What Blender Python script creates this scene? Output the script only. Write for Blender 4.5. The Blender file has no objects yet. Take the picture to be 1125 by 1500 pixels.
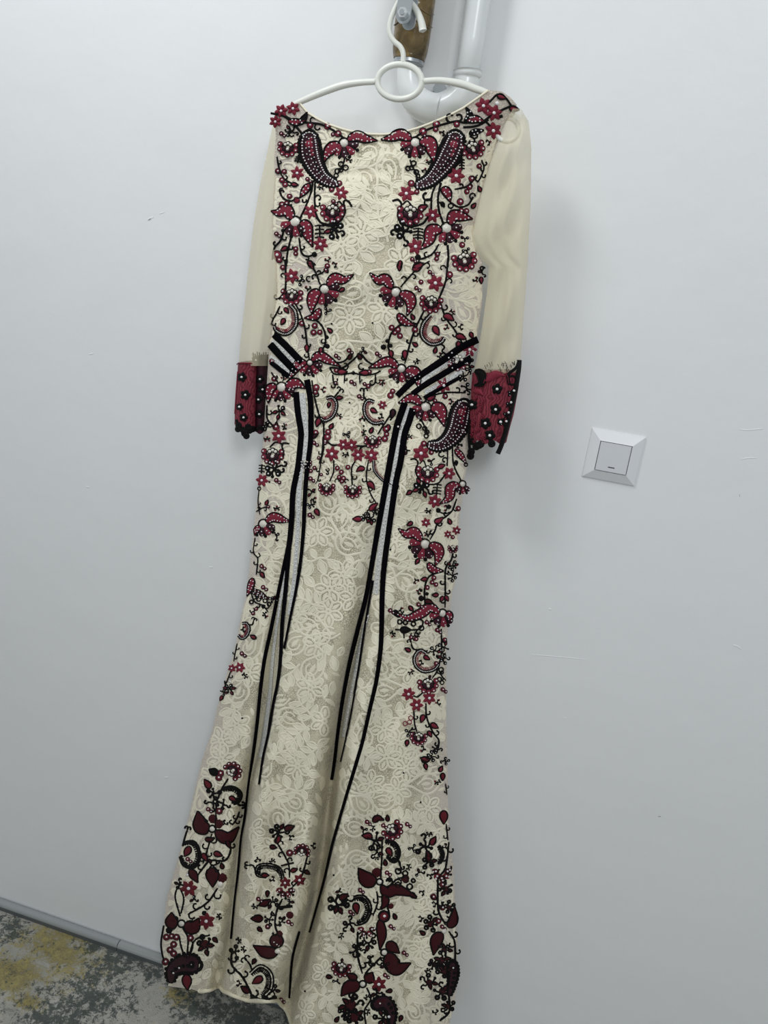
import bpy, math, random
import numpy as np
from mathutils import Matrix, Vector

# ------------------------------------------------------------------ camera
W, H, F = 1125, 1500, 1178.5
CP = np.array([0.147, -1.347, 1.653])
YAW, PITCH, ROLL = 0.221, 0.312, 0.137
_f = np.array([-math.sin(YAW)*math.cos(PITCH), math.cos(YAW)*math.cos(PITCH), -math.sin(PITCH)])
_r = np.array([math.cos(YAW), math.sin(YAW), 0.0]); _u = np.cross(_r, _f)
CR = math.cos(ROLL)*_r + math.sin(ROLL)*_u
CU_ = -math.sin(ROLL)*_r + math.cos(ROLL)*_u
scn = bpy.context.scene
col = scn.collection
cam = bpy.data.cameras.new('camera'); camo = bpy.data.objects.new('camera', cam); col.objects.link(camo)
cam.sensor_fit = 'HORIZONTAL'; cam.sensor_width = 36; cam.lens = F/W*36
cam.clip_start = 0.05
camo.matrix_world = Matrix(((CR[0], CU_[0], -_f[0], CP[0]), (CR[1], CU_[1], -_f[1], CP[1]), (CR[2], CU_[2], -_f[2], CP[2]), (0, 0, 0, 1)))
scn.camera = camo
# ------------------------------------------------------------------ light
scn.view_settings.view_transform = 'Standard'; scn.view_settings.look = 'None'
scn.view_settings.gamma = 1; scn.view_settings.use_curve_mapping = False
scn.view_settings.exposure = 0.02
wd = bpy.data.worlds.new('room_light'); scn.world = wd; wd.use_nodes = True
wd.node_tree.nodes['Background'].inputs[0].default_value = (0.90, 0.97, 1.0, 1)
wd.node_tree.nodes['Background'].inputs[1].default_value = 0.40
ld = bpy.data.lights.new('ceiling_lamp', 'AREA'); ld.shape = 'DISK'; ld.size = 0.46
ld.energy = 13; ld.color = (0.96, 0.985, 1.0)
lo = bpy.data.objects.new('ceiling_lamp', ld); col.objects.link(lo)
lo.location = (-0.98, -0.92, 2.95)
lo.rotation_euler = (Vector((-0.1, 0, 1.5)) - Vector(lo.location)).to_track_quat('-Z', 'Y').to_euler()

ld2 = bpy.data.lights.new('fill_light', 'AREA'); ld2.shape = 'DISK'; ld2.size = 0.8; ld2.energy = 19; ld2.color = (0.96, 0.985, 1.0)  # added fill brightening the middle of the wall, no known lamp
lo2 = bpy.data.objects.new('fill_light', ld2); col.objects.link(lo2); lo2.location = (0.75, -2.3, 2.9)
lo2.rotation_euler = (Vector((0.3, 0, 1.3)) - Vector(lo2.location)).to_track_quat('-Z', 'Y').to_euler()

# ------------------------------------------------------------------ helpers
def ray(px, py):
    px = np.asarray(px, float); py = np.asarray(py, float)
    return _f + ((px-W/2)/F)[..., None]*CR - ((py-H/2)/F)[..., None]*CU_
def at(px, py, h):
    """photo pixel -> point at distance h in front of the wall"""
    d = ray(px, py); t = (-np.asarray(h, float)-CP[1])/d[..., 1]
    return CP + t[..., None]*d
def at_floor(px, py, z=0.0):
    d = ray(px, py); t = (z-CP[2])/d[..., 2]
    return CP + t[..., None]*d

MATS = {}
def mat(name, colr, rough=0.7, metal=0.0, spec=0.5, sheen=0.0):
    m = bpy.data.materials.new(name); m.use_nodes = True
    b = m.node_tree.nodes['Principled BSDF']
    b.inputs['Base Color'].default_value = (*colr, 1); b.inputs['Roughness'].default_value = rough
    b.inputs['Metallic'].default_value = metal; b.inputs['Specular IOR Level'].default_value = spec
    b.inputs['Sheen Weight'].default_value = sheen
    MATS[name] = m
    return m
class NT:
    def __init__(s, m): s.m = m; s.t = m.node_tree; s.b = s.t.nodes['Principled BSDF']
    def n(s, typ, **kw):
        x = s.t.nodes.new(typ)
        for k, v in kw.items():
            if k.startswith('i_'): x.inputs[int(k[2:]) if k[2:].isdigit() else k[2:].replace('_', ' ')].default_value = v
            else: setattr(x, k, v)
        return x
    def l(s, a, b): s.t.links.new(a, b)
    def coord(s): return s.n('ShaderNodeTexCoord').outputs['Object']
    def noise(s, vec, scale, detail=4, rough=.5, dist=0):
        x = s.n('ShaderNodeTexNoise'); x.inputs['Scale'].default_value = scale; x.inputs['Detail'].default_value = detail
        x.inputs['Roughness'].default_value = rough; x.inputs['Distortion'].default_value = dist
        s.l(vec, x.inputs['Vector']); return x.outputs['Fac']
    def ramp(s, fac, stops):
        x = s.n('ShaderNodeValToRGB'); e = x.color_ramp.elements
        while len(e) < len(stops): e.new(0.5)
        for q, (p, c) in zip(e, stops): q.position = p; q.color = c if len(c) == 4 else (*c, 1)
        s.l(fac, x.inputs[0]); return x.outputs[0]
    def mix(s, fac, a, b):
        x = s.n('ShaderNodeMix'); x.data_type = 'RGBA'
        for v, i in ((fac, 0), (a, 6), (b, 7)):
            if hasattr(v, 'links'): s.l(v, x.inputs[i])
            else: x.inputs[i].default_value = v if i == 0 else (*v, 1)
        return x.outputs[2]
    def math(s, op, a, b=0.0):
        x = s.n('ShaderNodeMath'); x.operation = op
        for v, i in ((a, 0), (b, 1)):
            if hasattr(v, 'links'): s.l(v, x.inputs[i])
            else: x.inputs[i].default_value = v
        return x.outputs[0]
    def bump(s, height, strength=.3, dist=.002):
        x = s.n('ShaderNodeBump'); x.inputs['Strength'].default_value = strength; x.inputs['Distance'].default_value = dist
        s.l(height, x.inputs['Height']); s.l(x.outputs[0], s.b.inputs['Normal'])

def link(name, V, Fc, m, parent=None, smooth=True):
    me = bpy.data.meshes.new(name); me.from_pydata(np.asarray(V, float).reshape(-1, 3).tolist(), [], Fc); me.update()
    if smooth: me.polygons.foreach_set('use_smooth', [True]*len(me.polygons))
    if m: me.materials.append(MATS[m] if isinstance(m, str) else m)
    o = bpy.data.objects.new(name, me); col.objects.link(o)
    if parent is not None:
        o.parent = parent; o.matrix_parent_inverse = Matrix.Identity(4)
        if parent.type == 'EMPTY': # children are given in world coordinates
            o.location = -Vector(parent.location)
    return o
def tag(o, label=None, cat=None, kind=None, group=None):
    if label: o['label'] = label
    if cat: o['category'] = cat
    if kind: o['kind'] = kind
    if group: o['group'] = group
    return o
def empty(name, loc, label, cat):
    o = bpy.data.objects.new(name, None); col.objects.link(o); o.location = loc; o.empty_display_size = .05
    return tag(o, label, cat)
def box(x0, x1, y0, y1, z0, z1):
    V = [(x, y, z) for x in (x0, x1) for y in (y0, y1) for z in (z0, z1)]
    return V, [(0, 1, 3, 2), (4, 6, 7, 5), (0, 4, 5, 1), (2, 3, 7, 6), (0, 2, 6, 4), (1, 5, 7, 3)]
def crom(P, step, closed=False):
    """Catmull-Rom samples through points of any dimension"""
    P = np.asarray(P, float); n = len(P)
    if n == 2 and not closed:
        k = max(2, int(np.linalg.norm(P[1]-P[0])/step)+1); t = np.linspace(0, 1, k)[:, None]; return P[0]*(1-t)+P[1]*t
    out = []
    for i in range(n if closed else n-1):
        if closed: a, b, c, d = P[(i-1) % n], P[i], P[(i+1) % n], P[(i+2) % n]
        else:
            b, c = P[i], P[i+1]; a = P[i-1] if i else 2*b-c; d = P[i+2] if i+2 < n else 2*c-b
        k = max(2, int(np.linalg.norm(c-b)/step)+1)
        t = np.linspace(0, 1, k, endpoint=False)[:, None]
        out.append(0.5*((2*b)+(c-a)*t+(2*a-5*b+4*c-d)*t*t+(3*b-a-3*c+d)*t**3))
    if not closed: out.append(P[-1:])
    return np.vstack(out)
def tube(pts, rad, seg=12, closed=False, cap=True, step=.006, flat=1.0):
    """round tube along 3D points; rad scalar or per control point"""
    P = np.asarray(pts, float); r = np.broadcast_to(np.asarray(rad, float), (len(P),))
    Q = crom(np.hstack([P, r[:, None]]), step, closed); C = Q[:, :3]; R = Q[:, 3]; n = len(C)
    T = np.roll(C, -1, 0)-np.roll(C, 1, 0) if closed else np.gradient(C, axis=0)
    T /= np.linalg.norm(T, axis=1)[:, None]
    up = np.array([0, -1., 0]) if abs(T[:, 1]).max() < .9 else np.array([.3, .2, .9])
    V = []
    for c, t, rr in zip(C, T, R):
        a = np.cross(t, up); a /= np.linalg.norm(a); b = np.cross(a, t)
        for k in range(seg):
            w = 2*math.pi*k/seg; V.append(c+rr*(a*math.cos(w)+b*math.sin(w)*flat))
    Fc = []
    for i in range(n if closed else n-1):
        j = (i+1) % n
        for k in range(seg): l = (k+1) % seg; Fc.append((i*seg+k, i*seg+l, j*seg+l, j*seg+k))
    if cap and not closed:
        for base, sgn, i in ((0, -1, 0), (n-1, 1, n-1)):
            V.append(C[i]+sgn*T[i]*R[i]*.5); q = len(V)-1
            for k in range(seg): Fc.append((base*seg+k, base*seg+(k+1) % seg, q))
    return V, Fc
def merge(*parts):
    V, Fc = [], []
    for v, f in parts:
        o = len(V); V += list(v); Fc += [tuple(i+o for i in q) for q in f]
    return V, Fc

# ------------------------------------------------------------------ materials
m = mat('wall_paint', (0.82, 0.83, 0.84), .42, spec=.35); t = NT(m); c = t.coord()
t.l(t.mix(t.noise(c, 2.2, 3), (0.80, 0.812, 0.82), (0.84, 0.848, 0.855)), t.b.inputs['Base Color'])
t.bump(t.math('ADD', t.noise(c, 9, 3), t.math('MULTIPLY', t.noise(c, 160, 3), .06)), .10, .02)
mat('plain_floor', (.35, .34, .32), .8)
mat('white_plastic', (.80, .80, .74), .32)
mat('switch_plastic', (.80, .81, .83), .28)
mat('switch_rocker', (.66, .67, .70), .3)
mat('gap_dark', (.05, .055, .06), .6)
mat('pipe_paint', (.80, .82, .82), .22)
m = mat('brown_tape', (.17, .11, .035), .22, spec=.6); t = NT(m); c = t.coord()
t.l(t.ramp(t.noise(c, 38, 4, .6, .8), [(.3, (.05, .032, .012)), (.55, (.15, .10, .034)), (.8, (.26, .18, .075))]), t.b.inputs['Base Color'])
t.bump(t.noise(c, 45, 3), .5, .006)
mat('zinc_steel', (.50, .53, .55), .32, metal=.85)
mat('skirting_shadow', (.10, .11, .11), .5)  # dark grey painting the shade below the skirting
m = mat('grey_skirting', (.42, .44, .445), .17, spec=1.0)
m = mat('carpet', (.4, .4, .36), .95, spec=.1); CARPET = m
# fabrics
m = mat('lace_ground', (.66, .62, .50), .85, sheen=.15, spec=.2); t = NT(m); c = t.coord()
a = t.n('ShaderNodeAttribute'); a.attribute_name = 'side'
vor = t.n('ShaderNodeTexVoronoi'); vor.feature = 'DISTANCE_TO_EDGE'; vor.inputs['Scale'].default_value = 230; t.l(c, vor.inputs['Vector'])
net = t.ramp(vor.outputs['Distance'], [(0.0, (0, 0, 0)), (.16, (1, 1, 1))])
patch = t.ramp(t.noise(c, 26, 3, .6), [(.40, (0, 0, 0)), (.56, (1, 1, 1))])
netmask = t.math('MULTIPLY', t.math('SUBTRACT', 1.0, net), t.math('ADD', t.math('MULTIPLY', patch, .75), .1))
base = t.mix(t.noise(c, 14, 4), (.665, .60, .435), (.75, .69, .53))
base = t.mix(a.outputs['Fac'], base, (.72, .63, .575))
t.l(t.mix(t.math('MULTIPLY', netmask, t.math('SUBTRACT', 1.0, t.math('MULTIPLY', a.outputs['Fac'], .75))), base, (.24, .22, .16)), t.b.inputs['Base Color'])
t.bump(t.math('ADD', t.math('MULTIPLY', net, .3), t.noise(c, 120, 3)), .5, .0025)
mat('lace_cord', (.87, .81, .645), .85, spec=.15)
mat('lining', (.76, .70, .54), .8)
m = mat('crimson', (.22, .014, .034), .65, spec=.25); t = NT(m); c = t.coord()
t.l(t.mix(t.noise(c, 260, 2), (.15, .012, .026), (.26, .025, .048)), t.b.inputs['Base Color'])
m = mat('shaded_garnet', (.13, .010, .018), .68, spec=.22)  # browner red of the lower appliqué, darkened further for dimmer light there
mat('plum', (.030, .004, .011), .6, spec=.25)
mat('maroon', (.052, .005, .008), .7, spec=.2)
mat('black_cord', (.005, .0045, .005), .7, spec=.12)
m = mat('black_velvet', (.0025, .002, .0035), .9, spec=.05)
mat('bead', (.82, .80, .80), .18)
mat('pearl', (.76, .72, .64), .16)
m = mat('silver_strip', (.62, .62, .60), .5); t = NT(m); c = t.coord()
t.l(t.ramp(t.noise(c, 420, 2), [(.35, (.45, .45, .43)), (.6, (.74, .74, .71))]), t.b.inputs['Base Color'])
def sheer(name, colr, alpha):
    m = mat(name, colr, .8, sheen=.2); t = NT(m)
    tr = t.n('ShaderNodeBsdfTransparent'); mx = t.n('ShaderNodeMixShader'); mx.inputs[0].default_value = alpha
    out = t.t.nodes['Material Output']
    t.l(tr.outputs[0], mx.inputs[1]); t.l(t.b.outputs[0], mx.inputs[2]); t.l(mx.outputs[0], out.inputs[0])
    return t
t = sheer('tulle', (.86, .78, .56), .40)
m = mat('cuff_crimson', (.2, .02, .035), .75, spec=.2); t = NT(m); c = t.coord()
wv = t.n('ShaderNodeTexWave'); wv.inputs['Scale'].default_value = 60; wv.inputs['Distortion'].default_value = 14; wv.inputs['Detail'].default_value = 2; t.l(c, wv.inputs['Vector'])
t.l(t.mix(wv.outputs['Fac'], (.11, .012, .022), (.25, .038, .055)), t.b.inputs['Base Color']); t.bump(wv.outputs['Fac'], .3, .001)

# ------------------------------------------------------------------ setting
wv_, wf_ = box(-2.6, 2.2, 0, .12, 0, 3.0)
wall = tag(link('wall_back', wv_, wf_, 'wall_paint', smooth=False), 'white painted wall behind the dress', 'wall', 'structure')
fv, ff = box(-2.6, 2.2, -3.0, .0, -.1, -.012)
tag(link('floor', fv, ff, 'plain_floor', smooth=False), 'floor under the carpet', 'floor', 'structure')

# ------------------------------------------------------------------ sheets (cloth surfaces) and their drawing tools
def I(xs, ys):
    xs = np.array(xs, float); ys = np.array(ys, float)
    return lambda q: np.interp(q, xs, ys)
def IP(pts, key=1):
    p = sorted(pts, key=lambda a: a[key]); return I([a[key] for a in p], [a[1-key] for a in p])
def sm(x, a, b):
    x = np.clip((np.asarray(x, float)-a)/(b-a), 0, 1); return x*x*(3-2*x)

class Sheet:
    def P(s, px, py, lift=0.0):
        px = np.asarray(px, float); py = np.asarray(py, float)
        A = at(px, py, s.depth(px, py))
        e = 1.5
        U = at(px+e, py, s.depth(px+e, py))-at(px-e, py, s.depth(px-e, py))
        V = at(px, py+e, s.depth(px, py+e))-at(px, py-e, s.depth(px, py-e))
        N = np.cross(V, U); N /= np.linalg.norm(N, axis=-1)[..., None]
        N = N*np.sign((N*(CP-A)).sum(-1))[..., None]
        N = N + 1.3*(CP-A)/np.linalg.norm(CP-A, axis=-1)[..., None]; N /= np.linalg.norm(N, axis=-1)[..., None]
        return A + N*np.broadcast_to(np.asarray(lift, float), px.shape)[..., None]

bL = IP([(402,165),(404,200),(402,230),(402,262),(398,330),(403,385),(405,430),(397,475),(394,510),(391,560),(387,620),(384,660),(379,714),(374.5,750),(372,775),(367,818),(361,872),(353,903),(348,931),(340,965),(330,995),(321,1025),(310,1073),(297,1110),(286,1154),(273,1212),(263,1250),(254,1282),(245,1314),(239,1357),(236,1390),(240,1430),(246,1520),(402,100)])
bR = IP([(762,100),(760,150),(748,168),(738,185),(728,210),(716,245),(705,285),(696,325),(694,342),(700,370),(708,388),(706,444),(699,491),(690,530),(687,572),(686,646),(684,684),(680,702),(677,729),(673,756),(671,791),(670,818),(667,852),(662,870),(656,919),(654,958),(654,1056),(656,1128),(656,1167),(659,1233),(664,1265),(668,1340),(670,1380),(669,1447),(666,1470),(660,1520)])
neck = I([390,402,412,425,439,451,465,479,497,513,541,560,575,595,614,631,649,664,679,702,716,735,748,760,775], [172,166,159,153,151,165,174,181,187.5,192,196.5,197,196,192.5,187,180.5,173,166,158,142,132,134,143,157,170])
hem = I([200,236,243,249,281,295,310,321,325,343,364,385,407,413,420,426,440,480,560,640,658,664,700], [1400,1405,1432,1445,1449,1454,1451,1445,1452,1460,1467,1468,1467,1475,1480,1500,1512,1522,1530,1522,1500,1478,1450])
foldL = IP([(436,640),(428,700),(420,800),(415,860),(404,940),(393,1010),(380,1090),(365,1150),(353,1230),(346,1300),(337,1380),(326,1450),(320,1520)])
foldR = IP([(590,600),(566,700),(552,780),(538,860),(523,940),(508,1000),(494,1080),(486,1140),(474,1240),(462,1320),(445,1380),(428,1450),(415,1520)])
V0, V1, V2, V3 = 130., 262., 1390., 1520.
class Body(Sheet):
    def vs(s, px, py):
        v = np.where(py < V1, V1-(V1-V0)*(V1-py)/np.maximum(V1-neck(px), 20), py)
        v = np.where(py > V2, V2+(V3-V2)*(py-V2)/np.maximum(hem(px)-V2, 15), v)
        l, r = bL(py), bR(py)
        return (px-l)/(r-l)*2-1, v
    def depth(s, px, py):
        q, v = s.vs(px, py); q = np.clip(q, -1, 1); v = np.clip(v, 120, 1535)
        B = np.interp(v, [130, 200, 300, 420, 540, 680, 850, 1100, 1520], [.012, .03, .052, .055, .045, .06, .06, .085, .12])
        e = np.interp(v, [130, 250, 600, 1520], [.108, .082, .062, .06])
        h = e + B*(1-np.abs(q)**2.6)
        k = sm(v, 620, 1250)
        for fx, a, w in ((foldL(v), .046, 11), (foldR(v), .058, 12)):
            d = px-fx
            h = h - a*k*np.exp(-(d/w)**2) + .30*a*k*np.exp(-((np.abs(d)-2.4*w)/(1.3*w))**2)
        # soft godet waves in the skirt, small creases in the bodice
        k2 = sm(v, 850, 1450)
        h = h + .010*k2*np.sin(px*.085+v*.012)*(1-np.abs(q)**6)
        h = h + .0022*np.sin(px*.05+v*.07)*np.sin(v*.021+1.3)*(1-np.abs(q)**4)*sm(v, 160, 260)
        h = h + .0028*np.exp(-((v-545)/16.)**2)*np.sin(px*.16)
        return h
BODY = Body()
class Flat(Sheet):
    """sleeve or cuff: flattened tube between two outlines"""
    def __init__(s, l, r, e, b, n=0.0, fr=.22, ph=0.0, tilt=.01): s.tilt = tilt; s.l, s.r, s.e, s.b, s.n, s.fr, s.ph = l, r, e, b, n, fr, ph
    def depth(s, px, py):
        l, r = s.l(py), s.r(py); q = np.clip((px-l)/(r-l)*2-1, -1, 1)
        e = s.e(py) if callable(s.e) else s.e
        return e + s.b*np.sqrt(np.maximum(1-q*q, .0)+.02) + s.n*(np.sin((px-l)*s.fr+py*s.tilt+s.ph)+.6*np.sin((px-l)*s.fr*2.3-py*s.tilt*.4+1))*(1-q*q)
class WallS(Sheet):
    def depth(s, px, py): return np.zeros_like(px)
WALLS = WallS()

def sheet_mesh(sh, l, r, y0, y1, nx, ny, back=None, wmap=None):
    """grid between outlines l(y), r(y); back = depth of the rear layer"""
    ys = np.linspace(y0, y1, ny); V = []; 
    q = np.linspace(-1, 1, nx); q = np.sin(q*math.pi/2*.92)/math.sin(math.pi/2*.92)
    px = np.array([l(y)+(q+1)/2*(r(y)-l(y)) for y in ys]); py = np.repeat(ys[:, None], nx, 1)
    if wmap: px, py = wmap(px, py)
    A = sh.P(px, py)
    return A, px, py
def grid_faces(ny, nx, off=0):
    return [(off+i*nx+j, off+i*nx+j+1, off+(i+1)*nx+j+1, off+(i+1)*nx+j) for i in range(ny-1) for j in range(nx-1)]

# ------------------------------------------------------------------ the dress
dress_base = at(450, 1470, .1); dress_base[2] = max(dress_base[2], .05)
DRESS = empty('evening_dress', tuple(dress_base), 'long cream lace evening dress with crimson and black embroidery hanging on the wall', 'dress')

# body: front + back
nx, ny = 280, 420
vv = np.linspace(V0, V3, ny); qq = np.linspace(-1, 1, nx)
PX = np.zeros((ny, nx)); PY = np.zeros((ny, nx))
for i, v in enumerate(vv):
    y = np.full(nx, v)
    for _ in range(12):
        x = bL(y)+(qq+1)/2*(bR(y)-bL(y))
        if v < V1: y = V1-(V1-v)/(V1-V0)*(V1-neck(x))
        elif v > V2: y = V2+(v-V2)/(V3-V2)*(hem(x)-V2)
        else: break
    PX[i], PY[i] = x, y
Af = BODY.P(PX, PY)
o = link('lace_body', Af.reshape(-1, 3), grid_faces(ny, nx), 'lace_ground', DRESS)
qv, v_ = BODY.vs(PX, PY)
thr = np.interp(v_, [130, 300, 520, 640, 800, 1000, 1100, 1520], [.45, .40, .45, .62, .74, .84, .8, .72])
side = .75*sm(np.abs(qv)-thr, -.06, .22)
at_ = o.data.attributes.new('side', 'FLOAT', 'POINT'); at_.data.foreach_set('value', side.reshape(-1).astype(np.float32))
# rear layer: wraps from both edges to a plane near the wall
nb = 24
Bk = np.zeros((ny, nb, 3))
for j in range(nb):
    w = j/(nb-1); P = Af[:, int(round(w*(nx-1)))].copy()
    yb = -np.interp(vv, [V0, 300, 900, V3], [.085, .045, .035, .03])
    k = math.sin(math.pi*w)**.5 if 0 < w < 1 else 0
    P[:, 1] = P[:, 1]*(1-k)+yb*k
    P[:, 2] -= .015*k*(1-sm(vv, V0, V1))
    Bk[:, j] = P
link('back_panel', Bk.reshape(-1, 3), [f[::-1] for f in grid_faces(ny, nb)], 'lining', DRESS)
# bound neckline and rolled hem
cn = np.array([(x, neck(x)) for x in np.arange(439, 717, 6.)])
V, Fc = tube(BODY.P(cn[:, 0], cn[:, 1], .0008), .0016, 6, step=.01); link('neck_binding', V, Fc, 'lace_cord', DRESS)
hx = np.arange(292, 662, 5.); hy = np.array([hem(x) for x in hx])-1.5
V, Fc = tube(BODY.P(hx, hy, .0), .0042, 7, step=.01); link('hem_roll', V, Fc, 'lining', DRESS)

# sleeves
slL_l = IP([(402,170),(398,190),(392,220),(381,270),(371,330),(363,400),(358,450),(352,500),(349,545)])
slL_r = IP([(424,170),(424,262),(420,330),(416,400),(412,440),(406,470),(398,505),(391,530),(390,545)])
slR_l = IP([(750,158),(738,178),(728,202),(716,238),(705,280),(694,325),(690,345),(692,356),(701,375),(716,392),(713,430),(706,480),(699,520),(693,552)])
slR_r = IP([(756,154),(762,158),(774,177),(778,215),(777,300),(773,380),(768,450),(763,520),(761,552)])
SLL = Flat(slL_l, slL_r, .052, .028, .0030, .16, tilt=.02); SLR = Flat(slR_l, slR_r, I([134,200,400,552], [.092,.078,.072,.07]), .030, .0045, .12, tilt=.05)
def sleeve(sh, l, r, y0, y1):
    n1, n2 = 28, 90
    A, px, py = sheet_mesh(sh, l, r, y0, y1, n1, n2)
    B = A.copy(); k = np.sqrt(np.clip(1-np.linspace(-1, 1, n1)**2, 0, 1))[None, :]
    B[..., 1] = B[..., 1]*(1-k)+k*(-(sh.e(py) if callable(sh.e) else sh.e)+.022)
    V = np.vstack([A.reshape(-1, 3), B.reshape(-1, 3)])
    return link('sheer_sleeve', V, grid_faces(n2, n1)+grid_faces(n2, n1, n1*n2), 'tulle', DRESS)
sleeve(SLL, slL_l, slL_r, 170, 536)['label'] = 'sheer cream tulle sleeve beside the bare wall'
sleeve(SLR, slR_l, slR_r, 159, 548)['label'] = 'sheer cream tulle sleeve nearer the light switch'

# ------------------------------------------------------------------ embroidery tools (zoomed-photo coordinates)
ZX, ZY, ZS = 0., 0., 1.
SURF = BODY
BEADK = 1.0
def Z(x, y, s):
    global ZX, ZY, ZS; ZX, ZY, ZS = x, y, s
def zp(P):
    P = np.asarray(P, float); return P/ZS+np.array([ZX, ZY])
class Bag:
    def __init__(s): s.d = {}
    def add(s, m, V, Fc):
        if m == 'crimson' and ZY > 1000: m = 'shaded_garnet'
        q = s.d.setdefault(m, ([], [])); o = len(q[0]); q[0].extend(V); q[1].extend([tuple(i+o for i in f) for f in Fc])
BAG = Bag()
SUBN = {'crimson': 'petals', 'shaded_garnet': 'petals', 'plum': 'plum_fill', 'maroon': 'petals', 'black_cord': 'black_cord', 'bead': 'beads', 'pearl': 'pearl', 'lace_cord': 'cord', 'silver_strip': 'strip'}
def done(name, parent=None):
    global BAG
    b = BAG; BAG = Bag()
    keys = sorted(b.d, key=lambda k: ['crimson', 'shaded_garnet', 'maroon', 'plum', 'black_cord', 'pearl', 'bead', 'silver_strip', 'lace_cord'].index(k) if k in SUBN else 9)
    if not keys: return None
    root = link(name, b.d[keys[0]][0], b.d[keys[0]][1], keys[0], parent or DRESS)
    if parent and parent.type != 'EMPTY': root.location = (0, 0, 0)
    for k in keys[1:]:
        c = link(SUBN.get(k, k), b.d[k][0], b.d[k][1], k, root)
        if k == 'bead': c['kind'] = 'stuff'
    return root
OCC = []
def strip(C, wd, offs, lifts, m, closed=False, base=.0006):
    """C: Nx2 photo pixels, wd: N widths (px); cross-section offs/lifts (metres)"""
    T = np.roll(C, -1, 0)-np.roll(C, 1, 0) if closed else np.gradient(C, axis=0)
    T /= np.maximum(np.linalg.norm(T, axis=1), 1e-6)[:, None]; N = np.stack([-T[:, 1], T[:, 0]], 1)
    k = len(offs); n = len(C)
    if SURF is BODY and m in ('black_cord', 'crimson', 'plum', 'maroon', 'black_velvet', 'silver_strip'): OCC.append(C[::2])
    X = C[:, None, :]+N[:, None, :]*(wd[:, None]*np.array(offs)[None, :])[..., None]
    L = base+np.repeat(np.array(lifts)[None, :], n, 0)
    P = SURF.P(X[..., 0], X[..., 1], L).reshape(-1, 3)
    Fc = []
    for i in range(n if closed else n-1):
        j = (i+1) % n
        for a in range(k-1): Fc.append((i*k+a, i*k+a+1, j*k+a+1, j*k+a))
    BAG.add(m, P, Fc)
def S(P, w=9, m='black_cord', taper=(1, 1), closed=False, lift=.0016, base=.0006):
    C = crom(zp(P), 2.2, closed); n = len(C)
    wd = (1.5 if m == 'black_cord' and ZS > 1 else 1.)*w/ZS*np.interp(np.linspace(0, 1, n), [0, .15, .85, 1], [taper[0], 1, 1, taper[1]])
    strip(C, wd, (-.5, -.28, .28, .5), (0, lift, lift, 0), m, closed, base)
def DT(x, y, r, m='crimson', lift=None, base=.0008):
    c = zp((x, y)); r = r/ZS; n = 9
    lift = lift if lift is not None else min(.0016, r*.0004)
    a = np.linspace(0, 2*math.pi, n, endpoint=False)
    X = np.concatenate([c[0]+r*np.cos(a), c[0]+.72*r*np.cos(a), [c[0]]]); Y = np.concatenate([c[1]+r*np.sin(a), c[1]+.72*r*np.sin(a), [c[1]]])
    Lf = base+np.concatenate([np.zeros(n), np.full(n, lift*.75), [lift]])
    Fc = [(i, (i+1) % n, n+(i+1) % n, n+i) for i in range(n)]+[(n+i, n+(i+1) % n, 2*n) for i in range(n)]
    BAG.add(m, SURF.P(X, Y, Lf), Fc)
def BD(x, y, r=6, base=.0026):
    DT(x, y, r*BEADK, 'bead', lift=.0016, base=base)
def PE(x, y, r):
    RI(x, y, r*1.12, 7); DT(x, y, r*.9, 'pearl', lift=.0035, base=.001)
def RI(x, y, r, w=7, m='black_cord'):
    a = np.linspace(0, 2*math.pi, 8, endpoint=False); S([(x+r*math.cos(t), y+r*math.sin(t)) for t in a], w, m, closed=True)
def RG(x, y, r=20, m='crimson', bead=True):
    DT(x, y, r*.88, m); RI(x, y, r*.86, 5.5, 'plum')
    if bead: BD(x+r*.1, y-r*.1, max(4.5, r*.28))
def L(P, w, m='crimson', beads=True, out=True, prof=None):
    """leaf petal along a spine: domed fill, black outline, bead dots"""
    C = crom(zp(P), 2.0); n = len(C); t = np.linspace(0, 1, n)
    pr = np.interp(t, [0, .12, .32, .55, .78, .92, 1], prof or [.30, .78, 1, .90, .48, .18, .03])
    wd = w/ZS*pr
    strip(C, wd, (-.5, -.36, 0, .36, .5), (0, .0012, .0022, .0012, 0), m, base=.0007)
    T = np.gradient(C, axis=0); T /= np.linalg.norm(T, axis=1)[:, None]; N = np.stack([-T[:, 1], T[:, 0]], 1)
    if out:
        e = np.vstack([C+N*wd[:, None]*.5, (C-N*wd[:, None]*.5)[::-1]])
        strip(e, np.full(len(e), 11/ZS if ZS > 4 else 2.4), (-.5, -.28, .28, .5), (0, .0018, .0018, 0), 'black_cord', closed=True, base=.0009)
    if beads:
        s = np.cumsum(np.r_[0, np.linalg.norm(np.diff(C, axis=0), axis=1)])*ZS
        for q in np.arange(18, s[-1]-20, 27.):
            i = int(np.searchsorted(s, q)); i = min(i, n-1)
            for sg in (-1, 1):
                if wd[i]*ZS < 24 and sg > 0: continue
                k = .30 if wd[i]*ZS >= 24 else 0
                p = (C[i]+sg*N[i]*wd[i]*k-np.array([ZX, ZY]))*ZS
                BD(p[0]+(4 if sg > 0 else -2), p[1], 5.2)
def BUD(x, y, a=90, ln=38, m='crimson', out=True):
    a = math.radians(a); dx, dy = math.cos(a)*ln/2, math.sin(a)*ln/2
    L([(x-dx, y-dy), (x, y), (x+dx, y+dy)], ln*.62, m, beads=False, out=out)
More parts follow.
